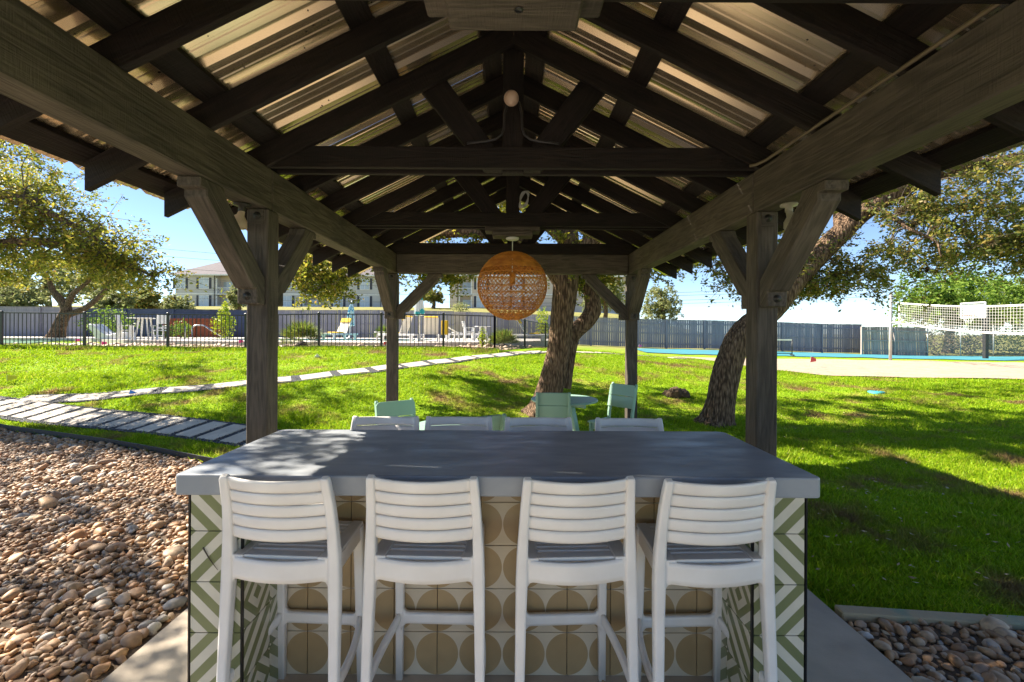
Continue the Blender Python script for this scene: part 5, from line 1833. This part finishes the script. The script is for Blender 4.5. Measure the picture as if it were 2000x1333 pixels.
def palmetto(label, x, y, w, h, seed, z=None, nf=46):
    rng = random.Random(seed)
    z0 = HZ(x, y) if z is None else z
    t = thing('palmetto', label, 'plant', (x, y, z0), 0, 'palmettos by the pool')
    mb = MB()
    for k in range(nf):
        a = rng.uniform(0, 2 * PI)
        el = rng.uniform(0.25, 1.45)
        L = rng.uniform(0.7, 1.0)
        pet = Vector((math.cos(a) * math.cos(el) * w / 2, math.sin(a) * math.cos(el) * w / 2, math.sin(el) * h * 0.75)) * L
        # fan of narrow blades from the petiole tip
        out = pet.normalized()
        side = out.cross(Vector((0, 0, 1))).normalized() if abs(out.z) < .99 else Vector((1, 0, 0))
        up = side.cross(out)
        c = pet * 0.62
        for j in range(9):
            th = (j - 4) * 0.30
            d = out * math.cos(th) + side * math.sin(th) * 0.9 + up * rng.uniform(-.15, .15)
            ln = 0.42 * (w / 1.5) * rng.uniform(.8, 1.15)
            n_ = d.cross(up).normalized() * 0.016 * (w / 1.5)
            tip = c + d * ln + Vector((0, 0, -0.10 * ln))
            m_ = c + d * ln * .5
            mb.add([c, m_ + n_, tip, m_ - n_], [(0, 1, 2, 3)])
    mb.build('fronds', M['frond'], t)
    MB().lathe([(0.10 * w, 0), (0.12 * w, 0.06 * h), (0.08 * w, 0.14 * h), (0.0001, 0.2 * h)], n=10).build('crown_base', M['twig'], t)
    return t
palmetto('big spiky palmetto right of the left front post', -7.95, 17.2, 1.95, 1.45, 1, nf=80)
palmetto('palmetto in front of the fence beside the far left post', -7.3, 26.0, 1.5, 1.15, 2, DZ, nf=54)
palmetto('spreading palmetto behind the fence corner below the lamp', -0.35, 18.1, 1.75, 1.0, 3, nf=80)

# ---------------------------------------------------------------- pool furniture
def chaise(label, x, y, rz, cushion=True, back=52, grp='pool loungers'):
    t = thing('pool_lounger', label, 'lounger', (x, y, DZ), R(rz), grp)
    for sg in (-1, 1):
        MB().box((sg * 0.32 - .03, -0.95, 0.24), (sg * 0.32 + .03, 0.95, 0.33)).build('side_rail', M['white_paint'], t, 0.01)
        for yy in (-0.75, 0.72):
            MB().prism([(yy - .07, 0), (yy + .05, 0), (yy + .09, 0.24), (yy - .09, 0.24)], sg * .32 - .03, sg * .32 + .03, 'x').build('leg', M['white_paint'], t, 0.008)
    MB().box((-0.29, -0.15, 0.315), (0.29, 0.93, 0.345)).build('seat_sling', M['sling'], t, 0.004)
    m = Matrix.Translation((0, -0.16, 0.33)) @ Matrix.Rotation(R(-back), 4, 'X')
    MB().box((-0.31, -0.80, 0), (0.31, 0, 0.035)).build('backrest', M['sling'], t, 0.006, m)
    if cushion:
        b = MB().box((-0.29, -0.83, 0.036), (0.29, -0.60, 0.09)).box((-0.29, -0.83, -0.03), (0.29, -0.803, 0.09)).build('head_cushion', M['yellow'], t, 0.012, m)
        MB().box((-0.29, 0.05, 0.3455), (0.29, 0.5, 0.40)).build('seat_cushion', M['yellow'], t, 0.015)
    return t
chaise('white pool lounger with yellow cushion beside the big palmetto', -8.45, 22.3, 160, True, 60)
chaise('white lounger with yellow top half hidden by the far left post', -4.95, 20.2, 70, True, 70)
chaise('broad white lounger back with yellow top right of the far left post', -3.55, 19.9, 12, True, 62)
chaise('white lounger with yellow back behind the corner palmetto', 0.85, 22.4, -100, True, 58)
chaise('white lounger by the open grey gate', -2.85, 25.5, -75, False, 30)
tw = MB().box((-.15, -.03, 0), (.15, .03, 0.62)).build('beach_towel', M['yellow'], None, 0.012, Matrix.Translation((-2.92, 19.75, DZ + 0.30)))
tag(tw, 'yellow towel hanging beside the broad white lounger', 'towel')

# curved in-pool style chaise
lc = thing('curved_chaise', 'curved one piece white chaise behind the pool fence on the left', 'lounger', (-19.3, 21.9, DZ))
prof = [(-0.86, 0.60), (-0.80, 0.70), (-0.66, 0.72), (-0.5, 0.62), (-0.2, 0.36), (0.02, 0.22), (0.18, 0.20), (0.42, 0.27), (0.75, 0.34), (0.9, 0.32), (0.9, 0.0), (-0.2, 0.0), (-0.45, 0.02), (-0.6, 0.3)]
prof = [(a, b) for a, b in prof]
MB().prism(prof[::-1], -0.33, 0.33, 'y').build('shell', M['white_paint'], lc, 0.02)
MB().box((-0.2, -0.3, 0.0), (0.8, 0.3, 0.012)).build('base_pad', M['white_paint'], lc)

def hb_chair(label, x, y, rz, h=1.12):
    t = thing('slatted_chair', label, 'chair', (x, y, DZ), R(rz), 'white high back pool chairs')
    m = M['white_paint']
    for sg in (-1, 1):
        MB().prism([(-0.28, 0), (-0.2, 0), (-0.15, 0.45), (-0.25, h), (-0.33, h), (-0.24, 0.5)], sg * .22 - .03, sg * .22 + .03, 'x').build('rear_leg', m, t, .006)
        MB().prism([(0.16, 0), (0.24, 0), (0.26, 0.62), (0.18, 0.62)], sg * .22 - .03, sg * .22 + .03, 'x').build('front_leg', m, t, .006)
        MB().box((sg * .24 - .05, -0.22, 0.62), (sg * .24 + .05, 0.28, 0.65)).build('armrest', m, t, .006)
    MB().box((-.25, -.2, .40), (.25, .26, .45)).build('seat', m, t, .008)
    MB().bar((0, -0.215, 0.72), (0, -0.285, h), 0.42, 0.025, up=(0, 1, 0)).build('back_panel', m, t, .006)
    MB().bar((0, -0.19, 0.5), (0, -0.2, 0.58), 0.42, 0.02, up=(0, 1, 0)).build('lower_back_rail', m, t, .004)
    MB().box((-.2, .2, .15), (.2, .22, .21)).build('stretcher', m, t)
    return t
hb_chair('white high back chair left of the tall white pool table', -17.75, 20.9, -62)
hb_chair('white high back chair right of the tall white pool table', -16.15, 20.9, 62)
hb_chair('small white chair facing the round white table by the gate', -2.1, 22.2, -75, 0.95)
def pool_table(label, x, y, r, h, square=False):
    t = thing('pool_table', label, 'table', (x, y, DZ), 0.2, 'white pool side tables')
    if square:
        MB().box((-r, -r * .8, h - .04), (r, r * .8, h)).build('table_top', M['white_paint'], t, .01)
    else:
        MB().lathe([(.0001, h - .03), (r, h - .03), (r, h), (.0001, h)], n=24, smooth=False).build('table_top', M['white_paint'], t)
    for k in range(4):
        a = PI / 4 + k * PI / 2
        MB().bar((math.cos(a) * r * .75, math.sin(a) * r * .6, 0), (math.cos(a) * r * .45, math.sin(a) * r * .4, h - .04), .06, .05).build('leg', M['white_paint'], t)
    return t
pool_table('tall white table between the two high back pool chairs', -16.95, 21.0, 0.52, 1.0, True)
pool_table('round white table left of the corner palmetto', -1.45, 22.6, 0.42, 0.72)
pool_table('small white side table left of the far left post', -6.05, 20.8, 0.24, 0.42)
pool_table('small white side table right of the yellow towel', -2.62, 21.6, 0.24, 0.42)

def parasol(label, x, y, h, mat, lean=0.0, z0=1.0, z1=2.15):
    t = thing('parasol', label, 'parasol', (x, y, DZ), 0, 'closed pool parasols')
    t.rotation_euler = (0, lean, 0)
    MB().tube([(0, 0, 0), (0, 0, h)], 0.022, 8).build('pole', M['white_paint'], t)
    MB().lathe([(.22, 0), (.22, .04), (.05, .07), (.03, .3)], n=14).build('base', M['galv'], t)
    n = 24
    prof = [(0.03, z1 + .08), (0.05, z1), (0.12, z1 - .25), (0.155, (z0 + z1) / 2), (0.19, z0 + .18), (0.205, z0 + .03), (0.10, z0)]
    vs = [(r * (1 + .28 * math.cos(k * PI)) * math.cos(2 * PI * k / n), r * (1 + .28 * math.cos(k * PI)) * math.sin(2 * PI * k / n), z + (0.05 * (k % 2) if i in (4, 5) else 0)) for i, (r, z) in enumerate(prof) for k in range(n)]
    fs = [(i * n + k, i * n + (k + 1) % n, (i + 1) * n + (k + 1) % n, (i + 1) * n + k) for i in range(len(prof) - 1) for k in range(n)]
    MB().add(vs, fs).build('folded_canopy', mat, t)
    return t
parasol('closed blue and white patterned parasol against the grey fence', -9.35, 26.2, 2.2, M['parasol_pattern'], 0.05, 0.72, 2.0)
parasol('closed teal and white parasol right of the far left post', -4.2, 20.6, 2.25, M['parasol_teal'], 0.0, 1.15, 2.2)
hr = thing('pool_handrail', 'bent steel pool handrail in front of the red fence', 'handrail', (-17.3, 24.6, DZ))
pts = [(0, 0, 0), (0, 0, .5), (.04, 0, .62), (.14, 0, .69), (.3, 0, .71), (.55, 0, .71), (.7, 0, .66), (1.2, 0, .35), (1.75, 0, 0.02)]
MB().tube(pts, 0.036, 10).build('rail', M['steel'], hr)
MB().lathe([(.08, 0), (.08, .02), (.04, .03)], n=12).build('base_flange', M['steel'], hr)
MB().tube([(-.38, 0, 0), (-.38, 0, .66)], 0.03, 8).build('key_post', M['galv'], hr)

# ---------------------------------------------------------------- volleyball, pickleball, basketball
zp = HZ(17.3, 20.7)
vb = thing('volleyball_net', 'sagging white volleyball net on a pale pole over the sand', 'net', (0, 0, 0))
P0 = Vector((17.3, 20.7, 0)); P1 = Vector((15.3, 10.4, 0))
MB().tube([(17.25, 20.75, zp - .3), (17.27, 20.75, 3.42)], 0.06, 12).build('pole', M['galv'], vb)
MB().tube([(P1.x, P1.y, zp - .3), (P1.x, P1.y, 3.1)], 0.06, 12).build('pole', M['galv'], vb)
N0, N1 = P0 + (P1 - P0) * 0.045, P0 + (P1 - P0) * 0.96
def net_pt(u, v):
    p = N0 + (N1 - N0) * u
    top = 2.98 - 0.30 * u + -0.42 * math.sin(PI * min(1, u * 0.94)) * 0.55
    hgt = 0.90
    return (p.x, p.y, top - hgt * (1 - v) - 0.03 * math.sin(PI * u))
nm = MB()
nu, nv = 84, 9
for j in range(1, nv):
    nm.sweep([net_pt(i / 28, j / nv) for i in range(29)], (.0075, .0075), side=(0, 0, 1), n=4, e=2, cap=False)
for i in range(nu + 1):
    u = i / nu
    nm.sweep([net_pt(u, 0), net_pt(u, .5), net_pt(u, 1)], (.0075, .0075), side=(0, 1, 0), n=4, e=2, cap=False)
o = nm.build('net_mesh', M['net'], vb); o['kind'] = 'stuff'
for v, nm_ in ((0, 'bottom_tape'), (1, 'top_tape')):
    MB().sweep([net_pt(i / 28, v) for i in range(29)], (.07, .012), side=(0, 0, 1), n=6, e=4).build(nm_, M['net'], vb)
for u in (0, 1):
    MB().sweep([net_pt(u, 0), net_pt(u, .5), net_pt(u, 1)], (.06, .012), side=(0, 1, 0), n=6, e=4).build('side_tape', M['net'], vb)
for v in (0.02, 1.0):
    MB().tube([net_pt(0, v), (17.27, 20.75, net_pt(0, v)[2] + .05)], 0.012, 5).build('net_cord', M['net'], vb)

zk = HZ(14.9, 24.2) + .035
pn = thing('pickleball_net', 'low portable court net on black feet right of the right post', 'net', (14.9, 24.2, zk), R(160))
for x in (0, 3.2):
    MB().tube([(x, 0, 0.05), (x, 0, .86)], .025, 8).build('post', M['black_metal'], pn)
    MB().bar((x, -.4, .04), (x, .4, .04), .05, .06).build('foot', M['black_metal'], pn)
MB().box((0, -.01, .80), (3.2, .01, .87)).build('top_tape', M['net'], pn)
MB().tube([(0, 0, .1), (3.2, 0, .1)], .02, 6).build('base_bar', M['black_metal'], pn)
nm = MB()
for k in range(65):
    nm.box((k * .05 - .003, -.003, .12), (k * .05 + .003, .003, .80))
for k in range(13):
    nm.box((0, -.0045, .13 + k * .055), (3.2, -.0035, .136 + k * .055))
o = nm.build('net_mesh', M['black_metal'], pn); o['kind'] = 'stuff'

zb_ = HZ(25.6, 24.6)
bh = thing('basketball_hoop', 'basketball hoop on a black pole behind the volleyball net', 'hoop', (25.6, 24.6, zb_ + .035))
MB().box((-.09, -.09, 0), (.09, .09, 2.7)).build('pole', M['black_metal'], bh, .01)
MB().bar((-.05, 0, 2.3), (-.75, -.1, 2.62), .1, .12).build('arm', M['black_metal'], bh)
MB().bar((-.05, 0, 2.0), (-.75, -.1, 2.40), .06, .06).build('arm', M['black_metal'], bh)
bd = MB().box((-.78, -.75, 2.2), (-.745, .55, 3.0)).build('backboard', M['clear'], bh)
for a, b in (((-.79, -.75, 2.2), (-.79, .55, 2.2)), ((-.79, -.75, 3.0), (-.79, .55, 3.0)), ((-.79, -.75, 2.2), (-.79, -.75, 3.0)), ((-.79, .55, 2.2), (-.79, .55, 3.0))):
    MB().bar(a, b, .05, .06).build('backboard_frame', M['white_paint'], bd)
ring = [(-1.03 + .23 * math.cos(2 * PI * k / 20), -.1 + .23 * math.sin(2 * PI * k / 20), 2.33) for k in range(21)]
MB().tube(ring, .018, 6, cap=False).build('rim', M['rim'], bh)
hn = MB()
for k in range(12):
    a0 = 2 * PI * k / 12
    for sg in (-1, 1):
        hn.sweep([(-1.03 + .23 * math.cos(a0), -.1 + .23 * math.sin(a0), 2.33), (-1.03 + .17 * math.cos(a0 + sg * .3), -.1 + .17 * math.sin(a0 + sg * .3), 2.13), (-1.03 + .11 * math.cos(a0 + sg * .5), -.1 + .11 * math.sin(a0 + sg * .5), 1.93)], (.012, .012), n=4, e=2, cap=False)
o = hn.build('hoop_net', M['net'], bh); o['kind'] = 'stuff'

# ---------------------------------------------------------------- apartment blocks on the hill
def window(parent, x, z, y, w=1.5, h=1.75, shutters=True):
    f = MB()
    f.box((x - w / 2 - .09, y - .06, z - .09), (x - w / 2, y, z + h + .09)).box((x + w / 2, y - .06, z - .09), (x + w / 2 + .09, y, z + h + .09))
    f.box((x - w / 2, y - .06, z + h), (x + w / 2, y, z + h + .09)).box((x - w / 2, y - .08, z - .09), (x + w / 2, y, z))
    f.box((x - .03, y - .05, z), (x + .03, y, z + h)).box((x - w / 2, y - .052, z + h * .5 - .03), (x - .03, y, z + h * .5 + .03)).box((x + .03, y - .052, z + h * .5 - .03), (x + w / 2, y, z + h * .5 + .03))
    o = f.build('window', M['white_paint'], parent)
    for sx in (-1, 1):
        for sz in (0, 1):
            a, b = (x - w / 2, x - .03) if sx < 0 else (x + .03, x + w / 2)
            c, d = (z, z + h * .5 - .03) if sz == 0 else (z + h * .5 + .03, z + h)
            MB().box((a, y - .03, c), (b, y - .02, d)).build('pane', M['glass'], o)
    if shutters:
        for sg in (-1, 1):
            xx = x + sg * (w / 2 + .30)
            MB().box((xx - .19, y - .05, z - .05), (xx + .19, y - .003, z + h + .05)).build('shutter', M['shutter'], o)
    return o
def balcony(parent, x0, x1, z, y, matwall):
    o = MB().box((x0, y - 1.35, z - .16), (x1, y + .02, z)).build('balcony', M['white_paint'], parent)
    r = MB()
    r.bar((x0, y - 1.3, z + 1.0), (x1, y - 1.3, z + 1.0), .06, .06).bar((x0, y - 1.3, z + .1), (x1, y - 1.3, z + .1), .05, .05)
    n = int((x1 - x0) / .16)
    for k in range(n + 1):
        xx = x0 + (x1 - x0) * k / n
        r.box((xx - .02, y - 1.315, z + .1), (xx + .02, y - 1.285, z + 1.0))
    r.build('railing', M['white_paint'], o)
    for xx in (x0 + .1, x1 - .1):
        MB().box((xx - .09, y - 1.33, z), (xx + .09, y - 1.15, z + 2.6)).build('column', M['white_paint'], o)
    dr = MB().box((x0 + .5, y - .03, z + .02), (min(x1 - .3, x0 + 2.0), y + .01, z + 2.1)).build('balcony_door', M['glass'], o)
    return o
def apartment(label, x0, x1, y, zb, levels, wins, bals, depth=12, roof=True, wall=None, rz=0.0):
    b = thing('apartment_building', label, 'building')
    H3 = 2.95
    zt = zb + levels * H3 + .2
    # walls as bays: balcony recesses are left open
    cuts = sorted([x0] + [q for bb in bals for q in bb] + [x1])
    bl = [(a, c) for a, c in bals]
    for a, c in zip(cuts, cuts[1:]):
        if c - a < 0.05: continue
        if (a, c) in bl:
            MB().box((a, y + 1.4, zb - 3), (c, y + depth, zt)).build('recess_wall', M['siding_warm'], b)
            for lv in range(levels):
                balcony(b, a + .05, c - .05, zb + lv * H3, y + 1.35, None)
        else:
            w = MB().box((a, y, zb - 3), (c, y + depth, zt)).build('wall', wall or M['siding'], b)
            sid = MB()
            for lv in range(levels):
                MB().box((a - .02, y - .05, zb + lv * H3 - .14), (c + .02, y - .002, zb + lv * H3 + .08)).build('band', M['white_paint'], w)
            lap = MB()
            zz = zb - 1
            while zz < zt:
                lap.box((a, y - .022, zz), (c, y - .001, zz + .02)); zz += .2
            q = lap.build('lap_lines', wall or M['siding'], w); q['kind'] = 'stuff'
            MB().tube([(c - .12, y - .08, zb - 1), (c - .12, y - .08, zt)], .05, 6).build('downspout', M['bolt'], w)
    for wx in wins:
        for lv in range(levels):
            window(b, wx, zb + lv * H3 + .85, y - .003)
    if roof:
        e = .7
        mb = MB()
        rh = 3.3
        v = [(x0 - e, y - e, zt), (x1 + e, y - e, zt), (x1 + e, y + depth + e, zt), (x0 - e, y + depth + e, zt), (x0 + 4.5, y + depth / 2, zt + rh), (x1 - 4.5, y + depth / 2, zt + rh)]
        mb.add(v, [(0, 1, 5, 4), (1, 2, 5), (2, 3, 4, 5), (3, 0, 4), (3, 2, 1, 0)])
        r = mb.build('roof', M['roof'], b)
        MB().box((x0 - e, y - e - .03, zt - .2), (x1 + e, y - e + .06, zt + .02)).build('fascia', M['white_paint'], r)
    return b
yA = 76
X = lambda px: xpx(px, yA)
apartment('grey apartment block with dark shutters and mauve roof on the hill left of centre', X(342), X(745), yA, 4.75, 2,
          [X(398), X(352), X(660), X(712), X(560)], [(X(420), X(470)), (X(590), X(636))])
yB = 74
apartment('pale apartment block on the hill behind the rattan lamp', X(878), X(1235), yA, 4.85, 2,
          [X(940), X(1010), X(1100), X(1165)], [(X(895), X(922)), (X(1180), X(1215))], wall=M['siding_warm'])

# ---------------------------------------------------------------- power lines
def wire(label, a, b, sag, r=0.022):
    a, b = Vector(a), Vector(b)
    pts = [a + (b - a) * (i / 16) + Vector((0, 0, -sag * 4 * (i / 16) * (1 - i / 16))) for i in range(17)]
    tag(MB().tube(pts, r, 5).build('power_line', M['wire']), label, 'power line', 'power lines across the background')
for i, (ya, yb) in enumerate(((470, 497), (486, 508), (512, 524))):
    d = 62
    wire(('uppermost', 'middle', 'lowest')[i] + ' power line left of the left front post', (xpx(60, d), d, CZ + (647 - ya + 8) / 889 * d), (xpx(760, d), d, CZ + (647 - yb - 20) / 889 * d), 0.5)
for i, (ya, yb) in enumerate(((577, 541), (583, 547), (592, 557), (598, 564))):
    d = 62
    wire(('topmost', 'second', 'third', 'lowest')[i] + ' of the four power lines right of the far right post', (xpx(1020, d), d, CZ + (647 - ya) / 889 * d), (xpx(1900, d), d, CZ + (647 - yb) / 889 * d), 0.35)
for i, (ya, yb) in enumerate(((546, 560), (567, 574), (584, 588))):
    d = 60
    wire(('upper', 'middle', 'lower')[i] + ' power line crossing the apartment windows', (xpx(350, d), d, CZ + (647 - ya) / 889 * d), (xpx(1010, d), d, CZ + (647 - yb) / 889 * d), 0.3, 0.018)

# ---------------------------------------------------------------- marker flags and odds and ends
def flag(label, x, y, mat, h=0.3, s=0.1, tilt=0.0, z=None):
    t = thing('marker_flag', label, 'flag', (x, y, HZ(x, y) if z is None else z), 0, 'small marker flags')
    t.rotation_euler = (0, tilt, 0.3)
    MB().tube([(0, 0, -.03), (0, 0, h)], .004, 5).build('wire_stem', M['galv'], t)
    MB().prism([(0.004, h - s), (s * 1.3, h - s * .6), (s * 1.2, h - s * .1), (0.004, h)], -.002, .002, 'y').build('pennant', mat, t)
flag('yellow triangular flag in the grass at the left edge', xpx(14, 9.6), 9.6, M['yellowflag'], .18, .13)
flag('blue flag beside the narrow paver path', xpx(250, 8.62), 8.62, M['blueflag'], .11, .10, .4)
flag('pink flag in the rocks below the curved chaise', xpx(198, 16.4), 16.4, M['pink'], .22, .13)
flag('pink flag by the dark green turf', xpx(147, 19.2), 19.2, M['pink'], .24, .13)
flag('pink flag in the rocks left of the left front post', xpx(466, 16.8), 16.8, M['pink'], .30, .13)
flag('red flag in front of the pool deck beside the far left post', xpx(749, 16.8), 16.8, M['red'], .26, .12)
flag('pink flag at the foot of the slate blue fence', xpx(1248, 27.5), 27.5, M['pink'], .28, .16)
flag('dark red flag standing in the sand', xpx(1581, 15.6), 15.6, M['red'], .38, .2, .2)
flag('white flag lying in the bright grass right of the left post', xpx(613, 12.3), 12.3, M['net'], .14, .1, .7)
flag('small blue flag at the edge of the narrow path by the fence', xpx(963, 13.3), 13.3, M['blueflag'], .08, .08, .6)
# valve lid in the lawn
zz = HZ(xpx(1712, 10.8), 10.8)
lid = MB().lathe([(.0001, .03), (.15, .028), (.17, .015), (.17, -.03)], n=20).build('valve_lid', M['teal'], None, loc=(xpx(1712, 10.8), 10.8, zz + .01))
tag(lid, 'round teal valve lid set in the right lawn', 'lid')
# heap of earth
rng = np.random.default_rng(5)
v, f = ICO2
bm_v = rock_shape(rng, ico(4)); f4 = ico(4)[1]
nz = 1 + 0.16 * np.sin(bm_v[:, 0] * 9 + 2 * np.sin(bm_v[:, 1] * 7)) * np.sin(bm_v[:, 1] * 8) + rng.normal(0, .05, len(bm_v))
hv = bm_v * nz[:, None] * np.array([.30, .24, .17])
hx, hy = xpx(1320, 10.2), 10.2
o = link('dirt_heap', np_mesh('dirt_heap', hv, f4, True), None, M['dirt'], None, (hx, hy, HZ(hx, hy) + .02))
tag(o, 'small heap of brown earth on the lawn between the right posts', 'heap')

# ---------------------------------------------------------------- grass blades on the lawn
def grass():
    rng = np.random.default_rng(9)
    def scatter(n, x0, x1, y0, y1):
        return np.stack([rng.uniform(x0, x1, n), rng.uniform(y0, y1, n)], 1)
    P = np.vstack([scatter(170000, 1.9, 10.0, 2.6, 7.5), scatter(220000, -13, 12.5, 6.0, 10.5), scatter(200000, -18, 16, 10.0, 14.6), scatter(40000, 0, 9, 14.5, 20), scatter(60000, -9.5, -1.9, 4.6, 7.6), scatter(12000, -16, 0, 14.1, 14.7), scatter(30000, 2, 4.2, 2.62, 4.2)])
    x, y = P[:, 0], P[:, 1]
    # in view, with a margin for a step to the side
    ok = (np.abs(x) < y * 1.17 + 1.2)
    ok &= ~((np.abs(x) < 1.93) & (y < 6.8))
    ok &= ~inside(P, GL)
    ok &= ~inside(P, GR)
    ok &= ~inside(P, [tuple(q) for q in sand_poly])
    rel = np.stack([x - pa.x, y - pa.y], 1)
    al = rel @ np.array(dirp); ac = rel @ np.array(nrm)
    ok &= ~((np.abs(ac) < hw + .02) & (al > 0) & (al < (pb - pa).length))
    ok &= ~inside(P, rgt + lft[::-1])
    ok &= ~((x > 1.9) & (y < 2.72 - (x - 1.93) * 0.11))
    ok &= ~((y > 14.6) & (x < 0.2 + (y - 14.6) * 0.35))
    # patchy cover
    den = 0.5 + 0.5 * np.sin(x * 1.9 + 2.0 * np.sin(y * 1.3)) * np.sin(y * 2.3 + 1.5 * np.sin(x * 0.9))
    den2 = 0.5 + 0.5 * np.sin(x * 5.1 + 1.7 * np.sin(y * 4.3)) * np.sin(y * 6.3 + x * 2)
    ok &= rng.random(len(P)) < (0.45 + 0.35 * den + 0.3 * den2)
    P = P[ok]; den, den2 = den[ok], den2[ok]
    base_n = len(P)
    # taller tufts, mostly in the shaded lawn on the right and along the path edges
    tc = np.vstack([scatter(150, 2.0, 7.5, 2.9, 8.5), scatter(60, -9, 0, 8.6, 13.5), scatter(40, -9, -2.2, 5.2, 6.4)])
    tk = np.repeat(tc, 55, axis=0) + rng.normal(0, 0.075, (len(tc) * 55, 2)) * np.repeat(rng.uniform(.6, 1.7, len(tc)), 55)[:, None]
    bad = ((np.abs(tk[:, 0]) < 1.93) & (tk[:, 1] < 6.8)) | inside(tk, GL) | inside(tk, GR) | inside(tk, rgt + lft[::-1])
    r2 = np.stack([tk[:, 0] - pa.x, tk[:, 1] - pa.y], 1)
    bad |= np.abs(r2 @ np.array(nrm)) < hw + .02
    bad |= (tk[:, 0] > 1.9) & (tk[:, 1] < 2.78 - (tk[:, 0] - 1.93) * 0.11)
    tk = tk[~bad]
    P = np.vstack([P, tk])
    den = np.concatenate([den, np.ones(len(tk))]); den2 = np.concatenate([den2, np.ones(len(tk))])
    n = len(P)
    z = _h2(P)
    d = np.hypot(P[:, 0], P[:, 1])
    hgt = rng.uniform(0.022, 0.05, n) * (0.75 + 0.5 * den + 0.5 * den2 ** 2) * np.where(rng.random(n) < 0.03, 1.7, 1.0)
    hgt[base_n:] = rng.uniform(.05, .105, n - base_n)
    fr = (P[:, 1] > 13.9) & (P[:, 1] < 14.75) & (P[:, 0] < -.4)
    hgt = np.where(fr, rng.uniform(.05, .14, n), hgt)
    wd = 0.0028 + 0.0006 * d
    a = rng.uniform(0, 2 * PI, n)
    lean = rng.normal(0, 0.6, (n, 2)) * hgt[:, None]
    b = np.stack([P[:, 0], P[:, 1], z - .004], 1)
    s = np.stack([np.cos(a) * wd, np.sin(a) * wd, np.zeros(n)], 1)
    t = b + np.stack([lean[:, 0], lean[:, 1], hgt], 1)
    V = np.stack([b - s, b + s, t], 1).reshape(-1, 3)
    o = link('grass', np_mesh('grass', V, np.arange(n * 3).reshape(n, 3)), None, M['grass'])
    tag(o, 'short green grass blades covering the lawn', 'grass', kind='stuff')
    # fallen leaves
    m = 420
    Q = np.vstack([scatter(90, 1.9, 4.6, 2.8, 5.2), scatter(200, 1.9, 8, 3.5, 9.5), scatter(60, -4, 2, 7, 10), scatter(60, -6, -1.9, 2.2, 5.4), scatter(26, -1.9, 1.9, 1.6, 6.6), scatter(14, 1.9, 3.0, 1.7, 2.5)])
    onslab = (np.abs(Q[:, 0]) < 1.9) & (Q[:, 1] < 6.75)
    c = np.column_stack([Q, np.where(onslab, 0.006, _h2(Q) + np.where(Q[:, 0] < -1.9, 0.075, 0.045))])
    me = leaf_mesh('fallen_leaves', c, 0.040, rng, 0.45, flat=True)
    o = link('fallen_leaves', me, None, M['fallen_leaf'])
    tag(o, 'pale fallen oak leaves scattered on the lawn', 'leaves', kind='stuff')
grass()
